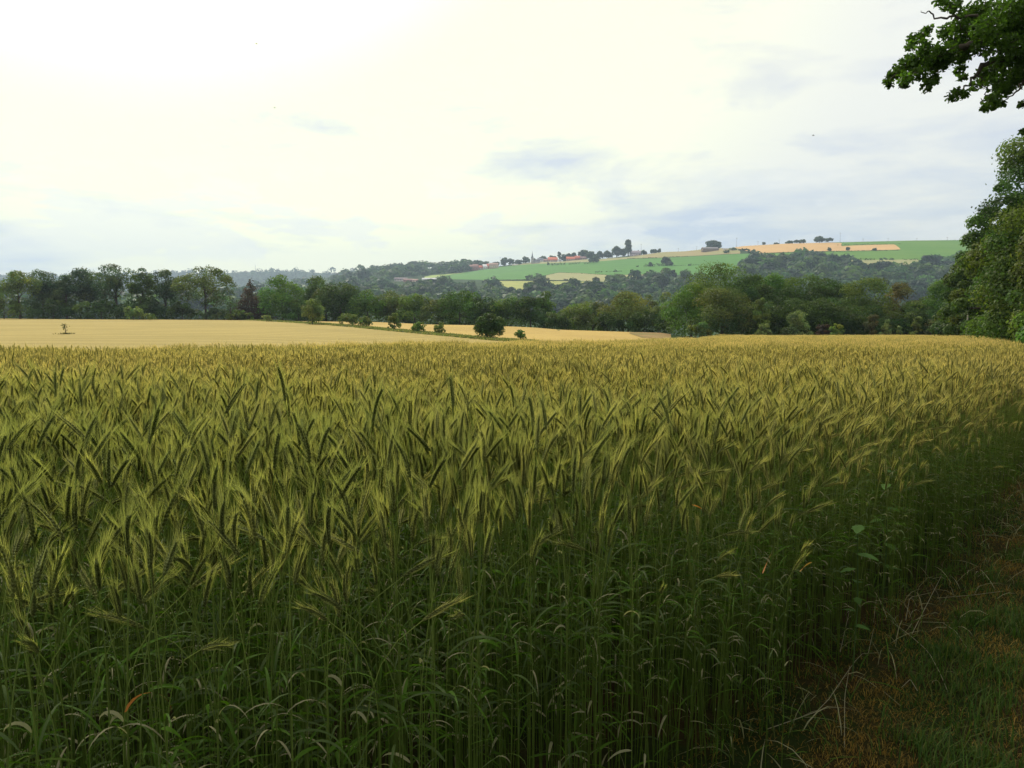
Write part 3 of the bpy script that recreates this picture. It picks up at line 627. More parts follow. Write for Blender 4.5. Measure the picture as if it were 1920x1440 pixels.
# ------------------------------------------------------------------ things on the hill
def hill_tree(px, top, base, w, col, label, group=None, shape='round', name='tree', shrub=False, trunkfrac=.05, n=None):
    tree_seed[0] += 1; sd = tree_seed[0]
    p = hit(px, base, H0); Y = p[1]; s = Y / F; H = max((base - top) * s, 1.5); rx = w * .56 * s
    if group and base < 500: p = p * ((Y + rx * 1.6) / Y); p[2] = ground(p[0], p[1])
    rz = H * (1 - trunkfrac) / 2; t = empty(name, tuple(p)); setp(t, label, name.replace('_', ' '), group)
    nn = n or int(np.clip(rx * rz * 14, 200, 2500))
    me, lc, rl = crown_mesh('crown', rx, rx, rz, H - rz, nn, max(1.0, 1.1 * Y / 788), COLS[col], int(np.clip(nn / 40, 14, 26)), shape, sd, lob=(.3, .5) if shape != 'tall' else (.5, .8))
    link('foliage' if shrub else 'crown', me, None, t)
    if not shrub: link('trunk', trunk_mesh('trunk', H * .6, .03 * H, lc, (.06, .05, .04), sd, 3), None, t)
GS = 'trees round the hilltop village'
for a in [
 (777, 490, 503, 20, 'blue', 'domed tree, left of two on the wooded crest left of the village'),
 (769, 492, 504, 14, 'blue', 'smaller crown joined to the left domed tree of the wooded crest'),
 (788, 491, 505, 16, 'blue', 'domed tree on the wooded crest next to the white roof'),
 (814, 494, 502, 8, 'dark', 'small round lone tree right of the white roof on the crest'),
 (825, 491, 502, 10, 'dark', 'egg-shaped lone tree on the crest left of the village'),
 (841, 492, 503, 14, 'blue', 'flat-domed tree right of the egg-shaped lone tree'),
 (870, 485, 503, 13, 'dark', 'tall rounded tree at the left end of the village'),
 (884, 490, 500, 14, 'blue', 'low dark tree behind the left red roofs'),
 (900, 489, 500, 14, 'blue', 'square-headed tree behind the left red roofs'),
 (912, 489, 500, 9, 'pale', 'greyish tree between the left red roofs'),
 (930, 489, 499, 14, 'blue', 'dark tree behind the long pale house'),
 (946, 483, 499, 12, 'dark', 'pointed tree right of the long pale house'),
 (958, 485, 498, 12, 'blue', 'dark tree halfway between the long pale house and the church'),
 (972, 487, 497, 14, 'blue', 'lower tree left of the church group'),
 (986, 482, 495, 14, 'blue', 'round dark tree touching the church on its left'),
 (1003, 484, 494, 9, 'blue', 'small tree touching the church on its right'),
 (1018, 478, 490, 14, 'dark', 'tree between the church and the bright red roofs'),
 (1036, 473, 487, 16, 'dark', 'domed tree behind the brightest red roof'),
 (1049, 468, 488, 7, 'dark', 'narrow cypress-like tree between two red roof groups'),
 (1058, 475, 489, 12, 'blue', 'low tree right of the cypress-like one'),
 (1066, 471, 486, 9, 'dark', 'upright tree behind the wide red roof'),
 (1076, 470, 485, 10, 'dark', 'rounded tree behind the wide red roof'),
 (1095, 466, 486, 17, 'blue', 'large domed tree right of the wide red roof'),
 (1086, 470, 485, 5, 'dark', 'tiny pointed tree left of the large domed one'),
 (1108, 471, 487, 16, 'dark', 'low crown right of the large domed village tree'),
 (1113, 481, 494, 18, 'blue', 'round tree standing forward into the green field'),
 (1124, 472, 487, 18, 'blue', 'wide low tree on the ridge behind the forward round tree'),
 (1140, 471, 485, 16, 'blue', 'low tree on the ridge left of the tall poplar group'),
 (1156, 463, 484, 18, 'blue', 'domed tree left of the tall poplar'),
 (1168, 465, 482, 12, 'blue', 'tree pressed against the tall poplar'),
 (1206, 468, 478, 12, 'blue', 'spindly tree right of the grey gabled house'),
 (1198, 470, 479, 10, 'blue', 'low tree touching the grey gabled house'),
 (1226, 464, 474, 12, 'blue', 'square dark tree, left of the last pair on the ridge'),
 (1236, 465, 473, 8, 'blue', 'small dark tree, right of the last pair on the ridge'),
 (1337, 447, 465, 28, 'blue', 'big dark dome-shaped tree behind the long barn on the ridge'),
 (1432, 454.5, 460, 6, 'blue', 'tiny round tree alone on the ridge left of the gold field'),
 (1455, 454, 458, 9, 'blue', 'small tree group start on the far gold field skyline'),
 (1480, 451, 457.5, 14, 'dark', 'flattish tree on the skyline above the gold field'),
 (1494, 451, 457.5, 12, 'dark', 'low tree on the skyline between two flattish ones'),
 (1508, 449, 457, 18, 'dark', 'broad flattish tree on the skyline above the gold field'),
 (1536, 443, 456.5, 18, 'blue', 'tallest open-crowned tree above the far gold field'),
 (1554, 447, 456.5, 14, 'blue', 'wind-leaning tree right of the tallest open-crowned one'),
 (994, 528, 545, 24, 'dark', 'round dark tree alone in the yellow mown field'),
 (1117, 519, 531, 14, 'brown', 'brownish open tree below the beige field'),
 (1155, 513, 530, 36, 'mid', 'broad domed tree at the corner of the beige field'),
 (1203, 515, 527, 20, 'dark', 'dome tree in the gap below the lower green strip'),
 (1248, 483, 499, 17, 'blue', 'tall tree at the right end of the hedge in the green field'),
 (1256, 490, 499, 11, 'blue', 'lower tree joined to the end of the green field hedge'),
 (1219, 491, 500, 8, 'blue', 'little tree sticking out of the hedge in the green field'),
 (1248, 502, 525, 22, 'mid', 'rounded green tree at the upper edge of the valley wood'),
 (1262, 506, 524, 12, 'blue', 'narrow tree beside the rounded one at the valley wood edge'),
 (1286, 505, 530, 28, 'mid', 'wide green tree left of the big clump tops'),
 (1362, 470, 476, 12, 'dark', 'low shrubby tree below the pole on the hill'),
 (1394, 468, 472, 18, 'dark', 'shrubby tree at the left tip of the gold hill field'),
 (1408, 469, 477, 16, 'dark', 'round shrubby tree at the lower left tip of the gold hill field'),
 (1374, 465, 471, 13, 'mid', 'low tree beside the hilltop pole'),
 (1555, 464, 472, 7, 'dark', 'small tree at the notch between the two gold hill fields'),
 (1590, 464, 471.5, 7, 'dark', 'small tree poking from the hedge under the gold hill field'),
 (1640, 466, 471, 8, 'dark', 'small round tree near the right part of the gold hill field'),
 (1612, 486.5, 491, 0, 'dark', ''),
]:
    if a[3] == 0: continue
    hill_tree(*a, group=GS)
hill_tree(1178, 450, 482, 13, 'blue', 'tall poplar rising highest over the village', GS, shape='tall')
def hedge(px0, py0, px1, py1, h, col, label):
    a, b = hit(px0, py0, H0), hit(px1, py1, H0); g = np.random.default_rng(int(px0 * 7 + py0)); L = np.linalg.norm(b - a); hh = h * a[1] / F
    n = int(np.clip(L * 3, 80, 2500)); t = g.random(n); knob = .65 + .5 * np.interp(t, np.linspace(0, 1, 13), g.random(13))
    pos = a + (b - a) * t[:, None]; pos[:, 2] = ground(pos[:, 0], pos[:, 1]) + g.random(n) * hh * knob; pos[:, 1] += g.uniform(-1, 1, n) * max(.8, hh * .35)
    mb = MB(); leaf_quads(mb, pos, nrm(g.normal(size=(n, 3)) + (0, -.3, .5)), max(1.1, hh * .35) * g.uniform(.6, 1.3, n), np.array(COLS[col])[None] * np.clip(1 + .25 * g.normal(size=n), .5, 1.6)[:, None], 1.3, g)
    setp(link('hedge', mb.mesh('hedge', M_LEAF)), label, 'hedge', 'hedges between the hill fields')
for a in [
 (1026, 497.5, 1030, 497.3, 5, 'dark', 'short dark hedge clump below the brightest red roof'),
 (1032, 498, 1060, 496.6, 4.5, 'blue', 'dark hedge on the top edge of the green field below the red roofs'),
 (1066, 496.6, 1088, 494.8, 4, 'blue', 'hedge on the top edge of the green field left of the forward round tree'),
 (1095, 495.6, 1105, 494.8, 3, 'dark', 'small hedge piece touching the forward round tree'),
 (985, 525.5, 1022, 524.5, 12, 'blue', 'thick scrubby hedge right of the yellow mown field top'),
 (913, 526.3, 984, 525.8, 1.8, 'brown', 'thin brownish hedge above the yellow striped field'),
 (1023, 525.8, 1030, 525.6, 5, 'brown', 'brownish hedge end beside the thick scrubby hedge'),
 (1030, 526.2, 1100, 528, 1.3, 'dark', 'thin hedge along the lower edge of the beige field'),
 (1057, 526.6, 1065, 526.8, 4, 'brown', 'small brown scrub knot on the lower edge of the beige field'),
 (1072, 527, 1078, 527.2, 5, 'dark', 'second scrub knot on the lower edge of the beige field'),
 (1022, 517.3, 1048, 511.6, 1.2, 'dark', 'thin hedge climbing the left edge of the beige field'),
 (1048, 511.6, 1137, 516, 1.2, 'dark', 'thin hedge along the upper edge of the beige field'),
 (1116, 511.5, 1130, 511, 3, 'dark', 'dark scrub patch inside the green field above the beige one'),
 (1134, 510.6, 1166, 509.6, 1.8, 'dark', 'low hedge remnant inside the green field, right of a scrub patch'),
 (1150, 510.5, 1157, 510.2, 4.5, 'dark', 'upright scrub knot inside the green field'),
 (1165, 515.6, 1238, 514.8, 1.2, 'dark', 'thin hedge under the lower green strip'),
 (1207, 500.5, 1256, 499, 5, 'blue', 'dense hedge inside the green field leading to a tall tree'),
 (1192, 501.2, 1198, 501, 3.2, 'dark', 'little bush-like hedge knot left of the dense hedge'),
 (1258, 499.2, 1316, 497, 1.2, 'dark', 'thin hedge running right from the tall hedge tree'),
 (1290, 498.6, 1296, 498.4, 4, 'dark', 'hedge knot near the big clump tops in the green field'),
 (1175, 485.6, 1232, 484, 1.6, 'dark', 'thin hedge between green field and tan pasture'),
 (1250, 482.6, 1290, 481.6, 1.6, 'dark', 'broken hedge line of small dots under the tan pasture'),
 (1415, 477, 1492, 473.6, 1.6, 'dark', 'hedge along the lower edge of the gold hill field, left half'),
 (1492, 473.6, 1562, 472, 1.6, 'dark', 'hedge along the lower edge of the gold hill field, middle'),
 (1562, 472.3, 1688, 470, 2.2, 'dark', 'thicker hedge under the right gold hill field'),
 (1568, 460.8, 1628, 459.4, 2.4, 'dark', 'hedge above the right gold hill field'),
 (1628, 459.4, 1690, 457.6, 1.1, 'dark', 'thin hedge line running into the upper green field'),
 (1592, 489, 1604, 488.6, 4, 'dark', 'scrub at the left end of the lower beige strip'),
 (1612, 489, 1642, 488, 5, 'dark', 'humped hedge above the lower beige strip'),
 (1668, 488.5, 1676, 488.3, 4.5, 'dark', 'single scrub hump above the lower beige strip'),
 (1692, 488.6, 1722, 488, 4, 'dark', 'right hedge piece above the lower beige strip'),
 (1180, 480, 1235, 474, 1.6, 'dark', 'hedge along the ridge road right of the grey house'),
]: hedge(*a)

def house(px, base, w, h, depth, wall, roof, label, rz=0, name='house', cat='house', hip=.0, roof_frac=.5, chim=True, wins=3, group='houses of the hilltop village'):
    p = hit(px, base, H0); s = p[1] / F; W_, H_ = w * s * 1.08, h * s * 1.15; D_ = depth
    t = empty(name, tuple(p), rz); setp(t, label, cat, group)
    hw = H_ * (1 - roof_frac); hr = H_ * roof_frac
    mb = MB(); box(mb, (0, 0, hw / 2 - 1), (W_, D_, hw + 2), wall)
    mb.add([(-W_ / 2, -D_ / 2, hw), (-W_ / 2, D_ / 2, hw), (-W_ / 2, 0, hw + hr * .94), (W_ / 2, -D_ / 2, hw), (W_ / 2, D_ / 2, hw), (W_ / 2, 0, hw + hr * .94)], wall, T=[(0, 2, 1), (3, 4, 5)])
    link('wall', mb.mesh('wall', M_PAINT), None, t)
    mb = MB(); o = .5; q = hip * W_ / 2; th = .3
    V = [(-W_ / 2 - o, -D_ / 2 - o, hw - .2), (W_ / 2 + o, -D_ / 2 - o, hw - .2), (W_ / 2 + o - q, 0, hw + hr), (-W_ / 2 - o + q, 0, hw + hr), (-W_ / 2 - o, D_ / 2 + o, hw - .2), (W_ / 2 + o, D_ / 2 + o, hw - .2)]
    V2 = [(a, b, c - th) for a, b, c in V]
    mb.add(V + V2, roof, Q=[(0, 1, 2, 3), (3, 2, 5, 4), (7, 6, 9, 8), (8, 9, 10, 11), (0, 6, 7, 1), (4, 5, 11, 10)], T=[(0, 3, 4), (1, 5, 2)] if hip else [])
    r = link('roof', mb.mesh('roof', M_PAINT), None, t)
    if chim:
        mb = MB(); box(mb, (W_ * .28, 0, hw + hr + .3), (.9, .9, 2.2), (.25, .12, .08)); link('chimney', mb.mesh('chimney', M_PAINT), None, r)
    for i in range(wins):
        mb = MB(); x = (i + .5) / wins * W_ - W_ / 2; box(mb, (x, -D_ / 2 - .03, hw * .55), (1.2, .12, 1.5), (.03, .035, .045)); link('window', mb.mesh('window', M_PAINT), None, t)
    return t
RED, ORG, GRY, WHT, BRK, SLT = (.52, .13, .075), (.66, .17, .085), (.30, .29, .29), (.75, .73, .70), (.33, .17, .12), (.13, .12, .13)
house(785, 500.5, 9, 5, 9, (.6, .6, .58), (.85, .85, .82), 'white-roofed house among the crest trees far left of the church', wins=2)
house(884, 507, 8, 9, 10, BRK, (.30, .16, .13), 'dark brick house at the left end of the red-roofed row', .2, wins=2)
house(892, 507, 9, 10, 10, BRK, (.28, .14, .12), 'tall brick house, second from the left of the red-roofed row', -.2, wins=2)
house(901, 506, 8, 7, 10, (.5, .42, .34), RED, 'low red-roofed house left of the bright white gable', .1, wins=2)
house(909, 505, 8, 8, 9, WHT, (.8, .8, .79), 'house with a bright white roof in the village', .5, wins=2)
house(916, 504, 8, 8, 9, BRK, RED, 'red-roofed brick house right of the bright white roof', 0, wins=2)
house(926, 503.5, 15, 9, 11, (.62, .48, .36), (.36, .22, .17), 'long pale ochre house facing the green field', -.1, wins=5, roof_frac=.4)
house(966, 498, 9, 2.2, 8, (.6, .55, .42), (.5, .45, .36), 'low beige shed at the top edge of the green field', wins=0, chim=False, name='shed', cat='shed')
house(1013, 491.5, 9, 6.5, 10, (.6, .56, .5), (.2, .2, .24), 'pale house with a slate roof right of the church', .2, wins=2)
house(1024, 490, 9, 5, 10, (.5, .42, .38), (.36, .2, .18), 'house with a dull red roof right of the slate one', .1, wins=2)
house(1036, 489.6, 16, 8, 12, (.62, .52, .42), ORG, 'house with the brightest orange-red roof in the village', .05, wins=4, roof_frac=.6)
house(1049, 489, 5, 4.5, 8, WHT, (.5, .5, .52), 'little white house right of the brightest orange-red roof', .3, wins=1, chim=False)
house(1070, 486, 15, 6.5, 12, (.5, .4, .34), ORG, 'wide house with an orange roof right of the cypress-like tree', 0, wins=4, roof_frac=.62)
house(1083, 485.5, 9, 7, 11, BRK, RED, 'red-roofed house right of the wide orange roof', -.3, wins=2, roof_frac=.6)
house(1093, 486.5, 12, 5, 10, (.42, .33, .32), (.36, .22, .22), 'long low house with a dusty pink roof below the large domed tree', .25, wins=3, roof_frac=.6)
house(1191, 479.5, 18, 8, 11, (.52, .46, .47), (.33, .28, .32), 'grey-lilac gabled house right of the tall poplar', -.05, wins=4, roof_frac=.62)
house(1185, 480.5, 7, 3, 8, (.62, .56, .55), (.45, .4, .42), 'small annex house left of the grey-lilac gabled one', .1, wins=1, chim=False)
GF = 'farm buildings on the slope and the ridge'
house(752, 527, 22, 5.6, 14, (.62, .55, .5), (.16, .12, .14), 'long farmhouse with a dark roof on the slope, left part of the farm', .06, wins=5, group=GF)
house(766, 528.5, 16, 5, 12, BRK, (.24, .12, .11), 'brick farm wing with a dull red roof, middle of the farm', -.05, wins=3, group=GF)
house(779, 528.5, 9, 4.5, 12, (.68, .55, .42), (.36, .2, .17), 'small ochre farm building at the right of the brick wing', 0, wins=2, group=GF)
house(805, 528, 24, 6, 16, (.66, .64, .62), (.62, .60, .60), 'long pale grey farm shed on the slope right of the farmhouse', 0, wins=0, chim=False, roof_frac=.35, group=GF, name='farm_shed', cat='farm shed')
house(1331, 471.3, 27, 6.6, 15, (.22, .16, .12), (.24, .21, .21), 'long barn with a grey roof in front of the dome-shaped tree', .12, wins=0, chim=False, roof_frac=.4, group=GF, name='barn', cat='barn')
house(1362, 468, 11, 2.5, 9, (.55, .52, .48), (.5, .48, .46), 'low pale shed between the barn and the hilltop pole', 0, wins=0, chim=False, group=GF, name='shed', cat='shed')
house(1374, 468.5, 9, 2.6, 8, (.6, .58, .55), (.56, .55, .52), 'low whitish shed right beside the hilltop pole', 0, wins=0, chim=False, group=GF, name='shed', cat='shed')
# church
def church():
    p = hit(998, 494.5, H0); s = p[1] / F; t = empty('church', tuple(p)); setp(t, 'grey stone church with a dark pointed spire above the village roofs', 'church')
    st = (.45, .42, .40)
    mb = MB(); box(mb, (0, 0, 5.5 * s - 1), (4.6 * s, 4.6 * s, 11 * s + 2), st); tw = link('tower', mb.mesh('tower', M_PAINT), None, t)
    mb = MB(); box(mb, (0, 0, 11.05 * s), (5 * s, 5 * s, .35 * s), (.36, .34, .33)); link('cornice', mb.mesh('cornice', M_PAINT), None, tw)
    for dx_, dy_ in ((0, -2.31), (-2.31, 0), (2.31, 0)):
        mb = MB(); box(mb, (dx_ * s, dy_ * s, 8.8 * s), (1.2 * s if dx_ == 0 else .08, 1.2 * s if dy_ == 0 else .08, 2.2 * s), (.03, .03, .035)); link('belfry_opening', mb.mesh('belfry_opening', M_PAINT), None, tw)
    mb = MB(); k = 8; th = np.arange(k) * 2 * math.pi / k + math.pi / 8
    ring = lambda r, z: np.stack([np.cos(th) * r, np.sin(th) * r, np.full(k, z)], 1)
    mb.add(np.concatenate([ring(2.6 * s, 11.2 * s), ring(1.2 * s, 14.2 * s), ring(.12 * s, 23 * s)]), (.07, .07, .085), Q=[(r_ * k + i, r_ * k + (i + 1) % k, (r_ + 1) * k + (i + 1) % k, (r_ + 1) * k + i) for r_ in range(2) for i in range(k)])
    sp_ = link('spire', mb.mesh('spire', M_PAINT), None, t)
    mb = MB(); tube(mb, [(0, 0, 22.8 * s), (0, 0, 25 * s)], .12, (.05, .05, .05), 5); link('cross', mb.mesh('cross', M_PAINT), None, sp_)
    mb = MB(); L = 12 * s; w_ = 5.5 * s; h_ = 4 * s; x0 = 2.3 * s
    box(mb, (x0 + L / 2, 0, h_ / 2), (L, w_, h_), st); link('nave', mb.mesh('nave', M_PAINT), None, t)
    mb = MB(); V = [(x0, -w_ / 2 - .5, h_), (x0 + L + .5, -w_ / 2 - .5, h_), (x0 + L + .5, 0, h_ + 3.4 * s), (x0, 0, h_ + 3.4 * s), (x0, w_ / 2 + .5, h_), (x0 + L + .5, w_ / 2 + .5, h_)]
    mb.add(V, (.13, .12, .14), Q=[(0, 1, 2, 3), (3, 2, 5, 4)], T=[(1, 5, 2)]); link('roof', mb.mesh('roof', M_PAINT), None, t)
church()
# poles and masts
def pole(px, base, h, label, arm=True, name='utility_pole', group='utility poles on the ridge', Y=None, r=.22, col=(.09, .08, .07)):
    p = hit(px, base, H0) if Y is None else P(px, base, Y); s = p[1] / F; H = h * s; t = empty(name, tuple(p)); setp(t, label, name.replace('_', ' '), group)
    mb = MB(); tube(mb, [(0, 0, -.5), (0, 0, H / 2), (0, 0, H)], [r, r * .85, r * .6], col, 6); link('post', mb.mesh('post', M_PAINT, True), None, t)
    if arm:
        mb = MB(); box(mb, (0, 0, H * .93), (3.2, .25, .25), col); link('crossarm', mb.mesh('crossarm', M_PAINT), None, t)
        for x in (-1.4, 0, 1.4):
            mb = MB(); tube(mb, [(x, 0, H * .93 + .1), (x, 0, H * .93 + .6)], .12, (.35, .33, .3), 5); link('insulator', mb.mesh('insulator', M_PAINT), None, t)
for a in [(1381, 464, 18, 'tallest pole on the ridge, beside the whitish shed'), (1306, 468.5, 7, 'faint pole on the ridge left of the barn'), (1272, 470.5, 7, 'faint pole on the ridge between the tree pair and the barn'),
          (1421, 460.3, 8, 'slim pole on the skyline left of a tiny round tree'), (1461, 457.5, 8, 'slim pole rising from the small skyline trees'), (1575, 454.5, 18, 'tall thin pole right of the open-crowned skyline trees'),
          (1618, 453.4, 6, 'short faint pole on the skyline of the upper green field'), (1665, 455, 8, 'pole on the upper green field above the right gold field'), (1719, 451.6, 5, 'short faint pole on the right part of the green skyline'),
          (1776, 451, 6, 'short pole at the right end of the green skyline'), (1202, 478, 21, 'pole among twigs right of the grey-lilac house'), (938, 499, 17, 'thin pole sticking up behind the village trees left of the church')]: pole(*a)
def mast():
    p = hit(479, 511.5, 3300, 4300); t = empty('radio_mast', tuple(p)); setp(t, 'thin radio mast on the blue far ridge', 'radio mast')
    mb = MB(); tube(mb, [(0, 0, -2), (0, 0, 15), (0, 0, 42)], [1.0, .8, .5], (.12, .12, .13), 5); link('shaft', mb.mesh('shaft', M_PAINT), None, t)
    mb = MB(); box(mb, (0, 0, 34), (2.4, 2.4, 1.5), (.2, .2, .2)); link('antenna', mb.mesh('antenna', M_PAINT), None, t)
mast()
def post():
    X, Y = P(1812, 628, 66)[0], 66; z = float(ground(X, Y)); H = zrow(588, Y) - z
    t = empty('post', (X, Y, z)); setp(t, 'tall thin pale post standing in front of the dark wood', 'post')
    mb = MB(); tube(mb, [(0, 0, -.3), (0, 0, H * .5), (.03, 0, H)], [.075, .07, .06], (.42, .38, .30), 8); link('shaft', mb.mesh('shaft', M_PAINT, True), None, t)
    mb = MB(); tube(mb, [(.03, 0, H), (.03, 0, H + .08)], [.08, .04], (.3, .28, .24), 8); link('cap', mb.mesh('cap', M_PAINT), None, t)
post()
def sapling():
    p = hit(123, 627, 60, 210); t = empty('sapling', tuple(p)); setp(t, 'bare leafless little sapling standing alone in the left gold field', 'sapling')
    s = p[1] / F; mb = MB(); k = (.16, .13, .07)
    tube(mb, [(0, 0, 0), (.1 * s, 0, 5 * s), (-.6 * s, 0, 12 * s), (-1.2 * s, 0, 17 * s), (-3 * s, 0, 20 * s)], [.05, .045, .04, .035, .02], k, 5)
    for a, b in [((.1, 6), (3, 9)), ((-.3, 10), (-2.6, 13)), ((-.6, 12), (2.6, 15)), ((-1, 16), (2, 18.5)), ((-1.2, 17), (-5, 19))]:
        tube(mb, [(a[0] * s, 0, a[1] * s), ((a[0] + b[0]) / 2 * s, .1, (a[1] + b[1]) / 2 * s - .05), (b[0] * s, .15, b[1] * s)], [.03, .025, .012], k, 4)
    link('stem', mb.mesh('stem', M_BARK), None, t)
    mb = MB(); g = np.random.default_rng(3); n = 40; pos = np.stack([g.normal(-1, 2.2, n) * s, g.normal(0, .15, n), g.uniform(8, 20, n) * s], 1)
    leaf_quads(mb, pos, rdir(n, g), .12, np.tile((.10, .11, .04), (n, 1)), 1.5, g); link('foliage', mb.mesh('foliage', M_LEAF), None, t)
    # trampled tuft of darker plants round its foot
    mb = MB(); n = 60; x = g.normal(0, 10 * s * .7, n); y = g.normal(0, .5, n)
    pos = np.stack([x + p[0], y + p[1], np.zeros(n)], 1); pos[:, 2] = ground(pos[:, 0], pos[:, 1]) + g.uniform(.0, .14, n)
    leaf_quads(mb, pos, nrm(g.normal(size=(n, 3)) + (0, -.5, .3)), .16, np.array((.12, .11, .035))[None] * g.uniform(.6, 1.4, n)[:, None], 1.6, g)
    setp(link('weeds', mb.mesh('weeds', M_LEAF)), 'dark weedy patch round the foot of the bare sapling', 'weeds', kind='stuff')
sapling()
def birds():
    for px, py, Y, lab in [(481, 82, 60, 'tiny dark bird high in the bright sky, uppermost of three'), (515, 202, 75, 'tiny dark bird below the uppermost one'), (1525, 254, 60, 'tiny dark bird over the valley left of the big wood')]:
        p = P(px, py, Y); t = empty('bird', tuple(p)); setp(t, lab, 'bird', 'birds in the sky')
        mb = MB(); k = (.03, .03, .03); tube(mb, [(-.09, 0, 0), (-.05, 0, .01), (.02, 0, 0), (.10, 0, 0)], [.008, .025, .022, .008], k, 6); link('body', mb.mesh('body', M_PAINT), None, t)
        for s_ in (-1, 1):
            mb = MB(); mb.add([(-.03, 0, .01), (.04, 0, .01), (-.01, s_ * .09, .04), (-.04, s_ * .08, .04), (-.06, s_ * .16, .01)], k, T=[(0, 1, 2), (0, 2, 3), (3, 2, 4)]); link('wing', mb.mesh('wing', M_PAINT), None, t)
birds()

# rough grass along the strip
def strip_grass():
    g = np.random.default_rng(4); st = np.array(STRIP, float); n = 12000; mb = MB()
    px = g.uniform(440, 1010, n); c = np.interp(px, st[:, 0], st[:, 1]); hw = np.interp(px, [440, 600, 800, 1010], [.5, 1.6, 2.6, 1.5])
    tab = {}
    xs = np.linspace(440, 1010, 60); A = np.array([hit(x, np.interp(x, st[:, 0], st[:, 1]) + 1, 60, 215) for x in xs]); B = np.array([hit(x, np.interp(x, st[:, 0], st[:, 1]) - np.interp(x, [440, 600, 800, 1010], [.5, 1.6, 3.0, 1.8]), 60, 215) for x in xs])
    t = g.random(n)[:, None]; a = np.stack([np.interp(px, xs, A[:, i]) for i in range(3)], 1); b = np.stack([np.interp(px, xs, B[:, i]) for i in range(3)], 1)
    pos = a * (1 - t) + b * t; pos[:, 2] = ground(pos[:, 0], pos[:, 1]) + g.uniform(0, .12, n)
    col = np.array([(.17, .20, .06), (.28, .25, .10), (.14, .18, .05)])[g.integers(0, 3, n)] * g.uniform(.7, 1.3, n)[:, None]
    leaf_quads(mb, pos, nrm(g.normal(size=(n, 3)) + (0, -.6, .2)), .30, col, 1.8, g)
    setp(link('grass', mb.mesh('grass', M_LEAF)), 'rough grass strip with bushes between the two gold fields', 'grass', kind='stuff')
strip_grass()

# ------------------------------------------------------------------ the bearded crop
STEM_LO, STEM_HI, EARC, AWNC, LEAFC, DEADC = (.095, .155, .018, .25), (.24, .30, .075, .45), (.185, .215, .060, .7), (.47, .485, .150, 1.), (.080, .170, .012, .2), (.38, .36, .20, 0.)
SEDGE = (.10, .15, .045, .2)
def stem_curve(B, T, n=9):
    B = np.array(B, float); T = np.array(T, float); d = nrm((T - B)[None])[0]; L = B[2]
    c1 = np.array((0, 0, L * .62)); c2 = B - d * .24 - np.array((0, 0, .02)); t = np.linspace(0, 1, n)[:, None]
    return (1 - t) ** 3 * 0 + 3 * t * (1 - t) ** 2 * c1 + 3 * t * t * (1 - t) * c2 + t ** 3 * B
def add_stem(mb, B, T, lod=0):
    pts = stem_curve(B, T, 10 if lod == 0 else 6)
    tube(mb, pts, np.linspace(.0018, .0011, len(pts)), STEM_LO, 5 if lod == 0 else 3, col2=STEM_HI)
